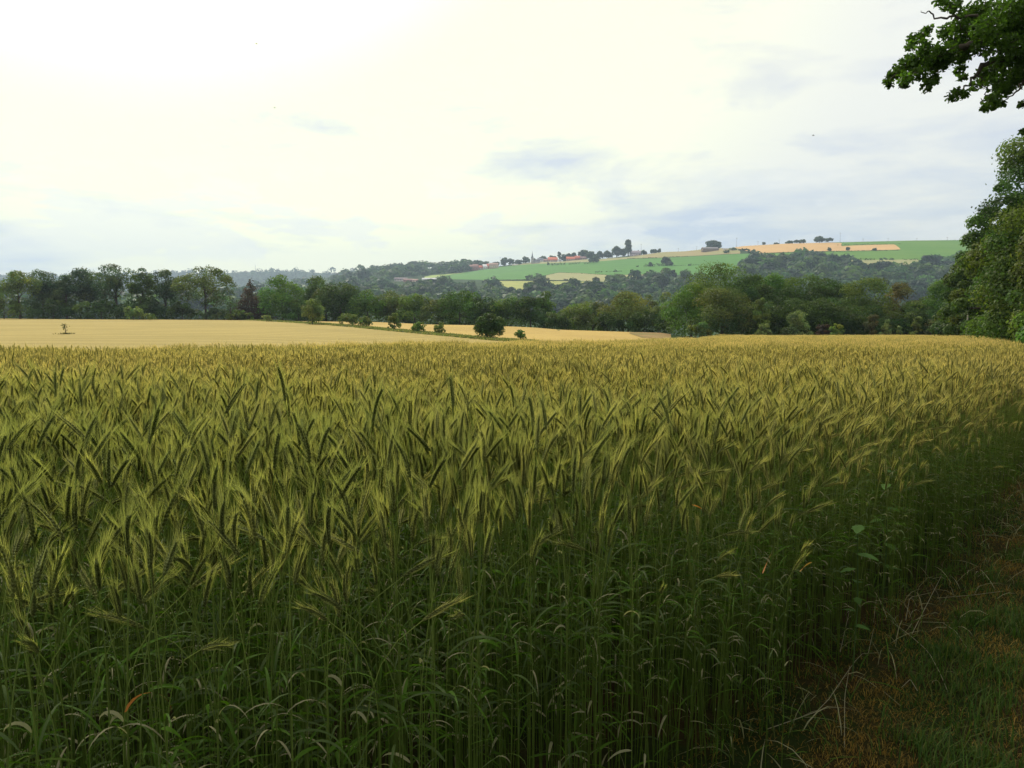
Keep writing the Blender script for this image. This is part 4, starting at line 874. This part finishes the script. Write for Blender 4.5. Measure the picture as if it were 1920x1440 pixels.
def add_ear(mb, B, T, g, lod=0, tint=1.0, awnL=.07):
    B = np.array(B, float); T = np.array(T, float); L = np.linalg.norm(T - B); d = (T - B) / L
    side = nrm(np.cross(d, (0, 0, 1.))[None] + 1e-6)[0]; nn = np.cross(side, d)
    bend = L * g.uniform(.02, .10)
    ax = lambda t: B + d * L * t + nn * bend * 4 * t * (1 - t)
    roll = g.uniform(0, 3)
    if lod == 0:
        rows = 12; ts = []; ang = []
        for c in range(4):
            for r in range(rows): ts.append((r + .5 * (c % 2) + .2) / (rows + .3)); ang.append(roll + c * math.pi / 2)
        ts = np.array(ts); ang = np.array(ang); n = len(ts)
        C = np.array([ax(t) for t in ts]); rad = np.cos(ang)[:, None] * side + np.sin(ang)[:, None] * nn
        k = (1 - .35 * ts ** 2 - .3 * (1 - ts) ** 6)[:, None]
        ln = nrm(d + rad * .36 + g.normal(size=(n, 3)) * .05); ctr = C + rad * .0038 * k + d * .004
        tn = nrm(np.cross(ln, rad)); rr = np.cross(tn, ln)
        a = ln * .0074 * k; b = tn * .0037 * k; e = rr * .0029 * k
        V = np.stack([ctr - a, ctr + b, ctr + e, ctr - b, ctr - e, ctr + a], 1).reshape(-1, 3)
        F3 = [(0, 2, 1), (0, 3, 2), (0, 4, 3), (0, 1, 4), (5, 1, 2), (5, 2, 3), (5, 3, 4), (5, 4, 1)]
        Tt = (np.arange(n)[:, None, None] * 6 + np.array(F3)[None]).reshape(-1, 3)
        cc = np.array(EARC)[None] * np.repeat(g.uniform(.75, 1.25, n), 6)[:, None] * tint; cc[5::6] *= 1.35; cc[:, 3] = .8
        mb.add(V, cc, T=Tt)
        tube(mb, [ax(t) for t in (0, .3, .6, .95)], [.002, .003, .003, .0015], EARC, 4)
        na = int(1.35 * n); idx = g.permutation(np.tile(np.arange(n), 2))[:na]; w = .00046
        tip = (ctr + a)[idx]; rd_ = rad[idx]
    else:
        t = np.linspace(0, 1, 7); prof = np.array([.25, .8, 1.1, .85, 1.05, .8, .2]) * .0068
        tube(mb, [ax(q) for q in t], prof, np.array(EARC) * (tint, tint, tint, 1), 5)
        na = 17; q = g.uniform(.1, 1, na); a2 = g.uniform(0, 6.28, na); rd_ = np.cos(a2)[:, None] * side + np.sin(a2)[:, None] * nn
        tip = np.array([ax(v) for v in q]) + rd_ * .004; w = .0009
    al = g.uniform(.7, 1.15, na) * awnL * (1 if lod == 0 else 1.05)
    dirn = nrm(d + rd_ * g.uniform(.06, .28, na)[:, None] + g.normal(size=(na, 3)) * .05 + np.array((0, 0, .05)))
    wd = nrm(np.cross(dirn, g.normal(size=(na, 3)))) * w
    end = tip + dirn * al[:, None]
    V = np.stack([tip - wd, tip + wd, end], 1).reshape(-1, 3)
    cc = np.repeat(np.array(AWNC)[None] * g.uniform(.8, 1.2, na)[:, None], 3, 0); cc[:, 3] = 1; cc[0::3, :3] *= .75; cc[1::3, :3] *= .75
    mb.add(V, cc, T=np.arange(na * 3).reshape(-1, 3))
def add_leaf(mb, p, az, L, w, col, g, rise=.6, droop=1.1, seg=7):
    h = np.array((math.cos(az), math.sin(az), 0.)); s = np.linspace(0, 1, seg + 1)
    ang = rise - (rise + droop) * s ** 1.2; stp = L / seg
    pts = [np.array(p, float)]
    for i in range(seg): pts.append(pts[-1] + (h * math.cos(ang[i]) + np.array((0, 0, math.sin(ang[i])))) * stp)
    pts = np.array(pts); sd = np.cross(h, (0, 0, 1.)); tw = g.uniform(-1.4, 1.4) * s + g.uniform(-.6, .6)
    up = np.cross(nrm(np.gradient(pts, axis=0)), sd)
    wv = (np.cos(tw)[:, None] * sd + np.sin(tw)[:, None] * up) * (w / 2 * np.minimum(1, 3.5 * (s + .12)) * (1 - s ** 2.2) ** .8)[:, None]
    V = np.concatenate([pts - wv, pts + wv]); m = seg + 1
    mb.add(V, np.array(col), Q=[(i, i + 1, m + i + 1, m + i) for i in range(seg)])
def leaf_specs(B, T, g, lod):
    out = []; pts = stem_curve(B, T, 20)
    hs = g.uniform(.08, .85, 5 if lod == 0 else 2)
    for h in hs:
        p = pts[int(h * 14)]
        dead = g.random() < (.42 if h < .5 else .10)  # dead leaves, with the low share raised to stand in for pale glints
        col = np.array(DEADC if dead else (LEAFC if g.random() < .6 else SEDGE)) * np.array((*(g.uniform(.7, 1.2),) * 3, 1))
        out.append((p, g.uniform(0, 6.28), g.uniform(.07, .20) * (.7 if dead else 1), g.uniform(.005, .010), col, g.uniform(.1, 1.1), g.uniform(.4, 1.5) if not dead else g.uniform(.9, 1.8)))
    return out
def rand_BT(g):
    az = g.uniform(0, 6.28); lean = abs(g.normal(0, .42)) + .03
    if g.random() < .16: lean = g.uniform(.6, 1.45)
    H = 1.11 + np.clip(g.normal(0, .045), -.06, .1) - .03 * lean; off = .03 + .08 * lean
    B = np.array((math.cos(az) * off, math.sin(az) * off, H)); dr = np.array((math.cos(az) * math.sin(lean), math.sin(az) * math.sin(lean), math.cos(lean)))
    return B, B + dr * g.uniform(.072, .108)
g0 = np.random.default_rng(21)
PARTS = []; VAR0, VAR1, VAR2 = [], [], []
for i in range(14):
    B, T_ = rand_BT(g0); st, er = MB(), MB(); add_stem(st, B, T_); add_ear(er, B, T_, g0, 0, g0.uniform(.75, 1.2), g0.uniform(.035, .06))
    lv = []
    for sp_ in leaf_specs(B, T_, g0, 0): m = MB(); add_leaf(m, *sp_[:5], g0, sp_[5], sp_[6]); lv.append(m)
    PARTS.append((st.mesh('stem', M_CROP, True), er.mesh('ear', M_CROP), [m.mesh('leaf', M_CROP) for m in lv]))
    al = MB()
    for m in [st, er] + lv:
        for V, C in zip(m.V, m.C): pass
        off = al.n
        al.V += m.V; al.C += m.C; al.T += [t + off for t in m.T]; al.Q += [q + off for q in m.Q]; al.n += m.n
    VAR0.append(al.mesh('stalk_near', M_CROP))
for i in range(9):
    B, T_ = rand_BT(g0); m = MB(); add_stem(m, B, T_, 1); add_ear(m, B, T_, g0, 1, g0.uniform(.6, 1.25), .055)
    for sp_ in leaf_specs(B, T_, g0, 1): add_leaf(m, *sp_[:5], g0, sp_[5], sp_[6], 4)
    VAR1.append(m.mesh('stalk_mid', M_CROP))
for i in range(5):
    m = MB(); n = 120
    for k in range(n):
        B, T_ = rand_BT(g0); o = np.array((*g0.uniform(-.36, .36, 2), 0)); B = B + o; T_ = T_ + o; d = nrm((T_ - B)[None])[0]
        s1 = nrm(np.cross(d, g0.normal(size=3))[None])[0]; s2 = np.cross(d, s1); mid = (B + T_) / 2; tn = g0.uniform(.6, 1.5)
        c = np.array(EARC) * (tn, tn, tn, 1)
        for s_ in (s1, s2): m.add([B, mid + s_ * .0065, T_, mid - s_ * .0065], c, Q=[(0, 1, 2, 3)])
        root = np.array((o[0], o[1], 0)); m.add([root, B + s1 * .0015, B - s1 * .0015], STEM_HI, T=[(0, 1, 2)])
        na = 9; q = B + (T_ - B) * g0.random((na, 1)); dr = nrm(d + rdir(na, g0) * .28); e = q + dr * .075; w = nrm(np.cross(dr, g0.normal(size=(na, 3)))) * .0016
        m.add(np.stack([q - w, q + w, e], 1).reshape(-1, 3), np.array((.40, .39, .15, .9)), T=np.arange(3 * na).reshape(-1, 3))
    VAR2.append(m.mesh('stalk_far', M_CROP))

# ears that can be told apart in the photo: ear base, ear tip (photo pixels), description
HERO = [
 (123, 1017, 53, 942, 'thick dark ear leaning left, biggest in the lower left of the crop'),
 (210, 947, 137, 910, 'ear lying almost flat to the left above the biggest dark one'),
 (258, 953, 328, 885, 'long pale-edged ear leaning right, left of the nearest stems'),
 (305, 987, 350, 900, 'slim ear leaning right just behind the long pale-edged one'),
 (245, 872, 287, 820, 'ear leaning right with a bright left edge'),
 (408, 873, 463, 848, 'hooked ear bent over to the right with loose awns'),
 (500, 1013, 430, 998, 'ear held level, pointing left, below its neighbours'),
 (520, 993, 483, 937, 'thick ear leaning left above the level one'),
 (477, 1000, 467, 937, 'upright ear beside the thick left-leaning one'),
 (422, 967, 393, 930, 'short ear leaning left between two upright ones'),
 (25, 840, 15, 790, 'dark upright ear at the left edge of the photo'),
 (218, 808, 212, 753, 'tall slim upright ear in the left third'),
 (383, 767, 365, 728, 'ear leaning left above the golden awn haze'),
 (605, 940, 560, 890, 'ear leaning left with wide fanned awns'),
 (503, 913, 533, 840, 'narrow ear leaning right with a long bright beard'),
 (755, 898, 700, 886, 'level ear pointing left near the middle of the crop'),
 (973, 867, 1023, 832, 'fat pale ear leaning right with a yellow beard, near the middle'),
 (985, 925, 1027, 913, 'level ear pointing right below the fat pale one'),
 (918, 910, 957, 893, 'drooping ear arched to the right on a curved neck'),
 (1158, 823, 1203, 822, 'black-and-white striped ear held perfectly level'),
 (1138, 863, 1168, 840, 'short ear leaning right under the striped level one'),
 (1092, 927, 1105, 880, 'upright thick ear below the striped level one'),
 (832, 930, 817, 903, 'short ear leaning left in the crop middle'),
 (728, 980, 720, 933, 'dark brownish upright ear low in the crop'),
 (1065, 745, 1035, 715, 'ear leaning left against the golden band'),
 (1168, 720, 1150, 692, 'small ear leaning left, standing over the golden band'),
 (883, 715, 860, 693, 'dark ear leaning left over the golden band'),
 (1458, 828, 1493, 800, 'ear leaning right with a pale lower edge, right of centre'),
 (1547, 758, 1590, 720, 'long ear leaning right, upper right of the crop'),
 (1662, 792, 1698, 753, 'long thin ear leaning right near the shaded corner'),
 (1652, 737, 1688, 726, 'hooked ear bent level, near the right edge'),
 (1533, 807, 1557, 780, 'ear on a dark neck leaning right, right of centre'),
 (1597, 813, 1623, 793, 'short ear leaning right beside the shaded corner'),
 (1448, 740, 1473, 712, 'small ear leaning right high in the crop'),
 (1352, 837, 1377, 807, 'ear leaning right over the shaded stems'),
 (187, 1107, 208, 1040, 'low blurry ear on two bright crossing stems'),
 (307, 1080, 305, 1035, 'low upright brown ear in the shade of the crop'),
 (1180, 800, 1168, 745, 'tall dark stalk standing up behind the striped level ear'),
]
GB = 'nearest bearded grain stalks in the crop'
def hero(bx, by, tx, ty, label, Y=None):
    g = np.random.default_rng(int(bx * 3 + by))
    t = row_t(by); Y = Y or .48 / (-t - .03); B = P(bx, by, Y); q = P(tx, ty, Y); v = q - B; L = np.linalg.norm(v); Lt = max(.112, L)
    if L > .14: q = B + v / L * .14; v = q - B; L = .14; Lt = .14
    dep = math.sqrt(max(Lt * Lt - L * L, 0)) * .6; q = q + np.array((0, dep if g.random() < .5 else -dep, 0))
    d = nrm((q - B)[None])[0]; rootxy = B[:2] - d[:2] * .16; rz = float(ground(*rootxy)); org = np.array((rootxy[0], rootxy[1], rz)); b, tt = B - org, q - org
    o = empty('barley_stalk', tuple(org)); setp(o, label, 'grain stalk', GB)
    st, er = MB(), MB(); add_stem(st, b, tt); add_ear(er, b, tt, g, 0, 1.0 if 'dark' not in label else .75, .062)
    link('stem', st.mesh('stem', M_CROP, True), None, o); link('ear', er.mesh('ear', M_CROP), None, o)
    for sp_ in leaf_specs(b, tt, g, 0)[:2]: m = MB(); add_leaf(m, *sp_[:5], g, sp_[5], sp_[6]); link('leaf', m.mesh('leaf', M_CROP), None, o)
for h in HERO: hero(*h)
hero(178, 738, 180, 690, 'single tall dark green ear standing well above the crop on the left', 3.5)

# scatter
g1 = np.random.default_rng(31)
def scat(y0, y1, dens, um=.72):
    n = int(dens * um * (y1 * y1 - y0 * y0)) ; Y = np.sqrt(g1.uniform(y0 * y0, y1 * y1, n)); X = g1.uniform(-um, um, n) * (Y + .35)
    e = edge_x(Y) - .16 + .10 * np.sin(Y * 5.1) + g1.normal(0, .07, n)
    c = np.interp(px_of(X, Y), CREST[:, 0], CREST[:, 1]); ok = (X < e) & (Y < c) & (X * X + Y * Y > 2.9)
    return X[ok], Y[ok]
XA, YA = scat(.8, 7.5, 400); XB, YB = scat(7.5, 20, 290); XC, YC = scat(20, 124, 2.4, .74)
dist = np.hypot(XA, YA); pxs = px_of(XA, YA)
vis = (pxs > 10) & (pxs < 1910); order = np.argsort(np.where(vis, dist, 1e9))[:300 - len(HERO) - 1]
sel = np.zeros(len(XA), bool); sel[order] = True
for k in order:
    o = empty('barley_stalk', (XA[k], YA[k], float(ground(XA[k], YA[k]))), g1.uniform(0, 6.28)); s_ = g1.uniform(.90, 1.05); o.scale = (s_, s_, s_)
    setp(o, 'green bearded grain stalk in the nearest, shaded rows of the crop', 'grain stalk', GB)
    st, er, lv = PARTS[g1.integers(0, len(PARTS))]
    link('stem', st, None, o); link('ear', er, None, o)
    for l in lv: link('leaf', l, None, o)
XA, YA = XA[~sel], YA[~sel]
src = bpy.data.collections.new('crop_plants')
for i, me in enumerate(VAR0 + VAR1 + VAR2):
    src.objects.link(bpy.data.objects.new('grain_%02d' % i, me))
X = np.concatenate([XA, XB, XC]); Y = np.concatenate([YA, YB, YC]); n = len(X)
idx = np.concatenate([g1.integers(0, 14, len(XA)), g1.integers(14, 23, len(XB)), g1.integers(23, 28, len(XC))]).astype('i')
Z = ground(X, Y); me = bpy.data.meshes.new('barley_crop'); me.vertices.add(n); me.vertices.foreach_set('co', np.stack([X, Y, Z], 1).astype('f').ravel())
at = me.attributes.new('idx', 'INT', 'POINT'); at.data.foreach_set('value', idx)
wave = .03 * np.sin(X * 1.3 + np.sin(Y * .9) * 2) + .03 * np.sin(Y * .8 + X * .4)
sc = (1 + wave + g1.normal(0, .035, n)); sc = sc * np.clip(.72 + .5 * (edge_x(Y) - X), .72, 1.0)
at = me.attributes.new('scl', 'FLOAT', 'POINT'); at.data.foreach_set('value', sc.astype('f'))
rot = np.stack([g1.normal(0, .05, n), g1.normal(0, .05, n), g1.uniform(0, 6.28, n)], 1)
at = me.attributes.new('rot', 'FLOAT_VECTOR', 'POINT'); at.data.foreach_set('vector', rot.astype('f').ravel())
crop = setp(link('barley_crop', me), 'dense bearded grain crop, green near the camera and golden farther off', 'crop', kind='stuff')
ng = bpy.data.node_groups.new('scatter', 'GeometryNodeTree')
ng.interface.new_socket('Geometry', in_out='INPUT', socket_type='NodeSocketGeometry'); ng.interface.new_socket('Geometry', in_out='OUTPUT', socket_type='NodeSocketGeometry')
gi = ng.nodes.new('NodeGroupInput'); go = ng.nodes.new('NodeGroupOutput'); ci = ng.nodes.new('GeometryNodeCollectionInfo'); ip = ng.nodes.new('GeometryNodeInstanceOnPoints')
ci.inputs['Collection'].default_value = src; ci.inputs['Separate Children'].default_value = True; ci.inputs['Reset Children'].default_value = True
def na(nm, ty):
    a = ng.nodes.new('GeometryNodeInputNamedAttribute'); a.data_type = ty; a.inputs[0].default_value = nm; return a.outputs[0]
ng.links.new(gi.outputs[0], ip.inputs['Points']); ng.links.new(ci.outputs[0], ip.inputs['Instance']); ip.inputs['Pick Instance'].default_value = True
ng.links.new(na('idx', 'INT'), ip.inputs['Instance Index']); ng.links.new(na('rot', 'FLOAT_VECTOR'), ip.inputs['Rotation']); ng.links.new(na('scl', 'FLOAT'), ip.inputs['Scale'])
ng.links.new(ip.outputs[0], go.inputs[0])
md = crop.modifiers.new('scatter', 'NODES'); md.node_group = ng
print('crop instances', len(XA), len(XB), len(XC))

# ------------------------------------------------------------------ margin on the right: turf, moss, straw, weeds
def margin():
    g = np.random.default_rng(8); mb = MB(); n = 210000
    Y = g.uniform(1.2, 9, n); X = edge_x(Y) + g.uniform(-.35, 3.4, n)
    ok = (np.abs(px_of(X, Y) - 960) < 1300); X, Y = X[ok], Y[ok]; n = len(X)
    v = np.sin(X * 5.7 + 1.6 * np.sin(Y * 4.9)) + np.sin(Y * 6.9 - X * 4.1 + 1.3 * np.sin(X * 7)) + .8 * np.sin(X * 15 + 2 * np.sin(Y * 13))
    brown = v + g.normal(0, .8, n) - 1.3 * (X - edge_x(Y) - 1.2) > .35
    near = X - edge_x(Y) < .1
    keep = ~(near & (g.random(n) < .6)); X, Y, v, brown = X[keep], Y[keep], v[keep], brown[keep]; n = len(X)
    bmp = (np.sin(X * 3.1 + np.sin(Y * 2.3) * 1.3) * np.cos(Y * 2.7 + X) * .018 + np.sin(X * 7.3 + Y * 1.7) * np.sin(Y * 6.1 - X * 2) * .012)
    z = ground(X, Y) + bmp - .005; h = np.where(brown, g.uniform(.006, .03, n), g.uniform(.025, .08, n) * (1 + 1.2 * (g.random(n) < .06)))
    az = g.uniform(0, 6.28, n); ln = np.where(brown, g.uniform(.3, 1.4, n), g.uniform(.1, .8, n)) * h + .004
    p = np.stack([X, Y, z], 1); d = np.stack([np.cos(az), np.sin(az), 0 * az], 1); s = np.stack([-np.sin(az), np.cos(az), 0 * az], 1) * np.where(brown, .0012, .0022)[:, None]
    m1 = p + d * (ln * .35)[:, None]; m1[:, 2] += h * .65; e = p + d * ln[:, None] * 1.2; e[:, 2] += h
    V = np.stack([p - s, p + s, m1 + s * .8, m1 - s * .8, e], 1).reshape(-1, 3)
    gc = np.array([(.055, .115, .014), (.08, .14, .02), (.04, .09, .015), (.12, .14, .03)]); bc = np.array([(.30, .17, .025), (.24, .14, .02), (.36, .24, .05), (.12, .08, .015)])
    col = np.where(brown[:, None], bc[g.integers(0, 4, n)], gc[g.integers(0, 4, n)]) * g.uniform(.7, 1.3, n)[:, None]
    i5 = np.arange(n)[:, None] * 5
    mb.add(V, np.repeat(col, 5, 0), T=(i5 + np.array((3, 2, 4))), Q=(i5 + np.array((0, 1, 2, 3))))
    setp(link('grass', mb.mesh('grass', M_GRASS)), 'short turf with brown moss patches beside the crop at lower right', 'grass', kind='stuff')
    # taller loose grass and litter along the crop's foot
    mb = MB(); 
    for _ in range(900):
        Y_ = g.uniform(1.6, 9); X_ = edge_x(Y_) + g.normal(-.05, .22); z_ = float(ground(X_, Y_)); dead = g.random() < .45
        c = np.array(DEADC if dead else LEAFC) * np.array((*(g.uniform(.6, 1.1),) * 3, 1)); add_leaf(mb, (X_, Y_, z_), g.uniform(0, 6.28), g.uniform(.08, .30), g.uniform(.002, .006), c, g, g.uniform(.2, 1.4), g.uniform(.1, 1.2), 4)
    setp(link('grass', mb.mesh('grass', M_GRASS)), 'loose long grass and dead blades along the foot of the crop', 'grass', kind='stuff')
margin()
def straw(pts, label, r=.0018, col=(.36, .32, .21)):
    q = np.array([hit(a, b, 1.2, 12) for a, b in pts]); q[:, 2] += .012 + .03 * np.sin(np.linspace(0, 3.14, len(q)))
    s = np.linspace(0, 1, len(q)); ss = np.linspace(0, 1, 12); f = np.stack([np.interp(ss, s, q[:, i]) for i in range(3)], 1); org = f[0].copy()
    mb = MB(); tube(mb, f - org, np.linspace(r, r * .6, 12), col, 5)
    setp(link('straw', mb.mesh('straw', M_GRASS, True), None, None, tuple(org)), label, 'straw', 'loose straws on the field margin')
for pts, lab in [
 ([(1437, 1373), (1490, 1362), (1540, 1348), (1585, 1280), (1613, 1237), (1647, 1228)], 'longest kinked straw lying across the dark foot of the crop'),
 ([(1670, 1168), (1705, 1202), (1740, 1237), (1762, 1275), (1777, 1302)], 'pale curved straw lying over the brown moss'),
 ([(1768, 1172), (1790, 1197), (1815, 1222)], 'short straight straw on moss right of the pale curved one'),
 ([(1710, 1192), (1747, 1127), (1765, 1083)], 'leaning pale straw at the upper end of the moss'),
 ([(1757, 1125), (1827, 1128), (1880, 1112)], 'nearly level straw at the top of the moss'),
 ([(1698, 1167), (1705, 1133), (1745, 1115)], 'thin hooked straw left of the leaning pale one'),
 ([(1583, 1410), (1583, 1323), (1593, 1253)], 'thin upright-looking straw near the bottom of the photo'),
 ([(1575, 1227), (1593, 1147)], 'thin faint straw in the dark part of the margin'),
 ([(1627, 1233), (1638, 1183)], 'little straw crossing the kinked one near its upper end'),
 ([(1730, 1170), (1790, 1172)], 'small level straw above the pale curved one'),
 ([(1720, 1300), (1706, 1290), (1690, 1294)], 'short curled straw below the pale curved one'),
 ([(1860, 1160), (1915, 1180)], 'straw on the green turf at the right edge'),
 ([(1890, 1115), (1903, 1117)], 'stub of straw at the right edge of the margin'),
 ([(1820, 1248), (1852, 1252)], 'short white straw on the right green turf'),
 ([(1655, 1300), (1690, 1330)], 'short straw in the lower moss patch')]: straw(pts, lab)
def weed(px, py, Y, label, n=9, col=(.10, .22, .035), size=.11, seed=1):
    g = np.random.default_rng(seed); top = P(px, py, Y); z = float(ground(top[0], top[1])); H = top[2] - z
    t = empty('weed_plant', (top[0], top[1], z)); setp(t, label, 'weed')
    mb = MB(); pts = [(0, 0, 0), (.01, 0, H * .5), (0, .01, H)]; tube(mb, pts, [.004, .003, .002], (.09, .15, .04), 5); link('stem', mb.mesh('stem', M_GRASS), None, t)
    for i in range(n):
        h = H * (.35 + .65 * i / (n - 1)); az = i * 2.4 + g.uniform(-.3, .3); L = size * g.uniform(.8, 1.3); u = np.array((math.cos(az), math.sin(az), .15)); s = np.array((-math.sin(az), math.cos(az), 0)); m = MB()
        k = 9; q = np.linspace(0, 1, k); wdt = L * .26 * np.sin(q * 2.9 + .15) * (1 + .35 * (np.arange(k) % 2))
        c = np.array((0, 0, h)) + u * (q * L)[:, None] + np.array((0, 0, -.35))[None] * (q ** 2 * L)[:, None]
        m.add(np.concatenate([c - s * wdt[:, None], c, c + s * wdt[:, None] + (0, 0, .004)]), np.array(col) * g.uniform(.8, 1.2), Q=[(i_, i_ + 1, k + i_ + 1, k + i_) for i_ in range(k - 1)] + [(k + i_, k + i_ + 1, 2 * k + i_ + 1, 2 * k + i_) for i_ in range(k - 1)])
        link('leaf', m.mesh('leaf', M_GRASS), None, t)
weed(1665, 885, 4.3, 'bright green leafy weed with the highest leaves inside the crop at right', 9, seed=1, size=.08, col=(.09, .19, .03))
weed(1610, 985, 3.5, 'bright green leafy weed lower in the crop at right, among grey stems', 8, seed=2, size=.07, col=(.07, .15, .025))
def dry_leaf(px, py, Y, az, L, w, col, label, droop=1.0, rise=.3):
    g = np.random.default_rng(int(px)); p = P(px, py, Y); m = MB(); add_leaf(m, (0, 0, 0), az, L, w, col, g, rise, droop, 8)
    setp(link('dry_leaf', m.mesh('dry_leaf', M_GRASS), None, None, tuple(p)), label, 'dry leaf', 'dry orange leaves caught among the stems')
dry_leaf(1293, 946, 2.9, -.4, .05, .010, (.62, .26, .03), 'small bright orange leaf among the stems right of centre', .7, 0)
dry_leaf(1430, 1075, 2.5, .9, .09, .008, (.50, .22, .07), 'orange-brown leaf pointing up right above the shaded margin', -.4, .7)
dry_leaf(1500, 1072, 2.5, .6, .07, .010, (.36, .20, .05), 'dull ochre leaf right of the orange-brown one', .2, .6)
dry_leaf(235, 1335, 1.45, .1, .13, .012, (.40, .15, .05), 'rusty leaf arching over at the lower left', 2.0, 1.1)
dry_leaf(600, 1160, 1.9, 2.0, .07, .009, (.42, .28, .14), 'tan leaf tip hanging at lower left of centre', 1.5, -.3)

# ------------------------------------------------------------------ haze
def haze():
    mb = MB(); x0, x1, y0, y1, z0, z1 = -8200, 8200, -300, 6000, -60, 420
    box(mb, ((x0 + x1) / 2, (y0 + y1) / 2, (z0 + z1) / 2), (x1 - x0, y1 - y0, z1 - z0), (1, 1, 1))
    m = bpy.data.materials.new('haze'); m.use_nodes = True; N = NT(m.node_tree)
    v = N.new('ShaderNodeVolumePrincipled'); v.inputs['Color'].default_value = (.60, .76, .98, 1); v.inputs['Density'].default_value = HAZE; v.inputs['Anisotropy'].default_value = .35
    o = N.new('ShaderNodeOutputMaterial'); N.put(o.inputs['Volume'], v.outputs[0])
    setp(link('haze', mb.mesh('haze', m)), 'thin blue summer haze filling the valley', 'haze', kind='stuff')
HAZE = 0.00015
haze()
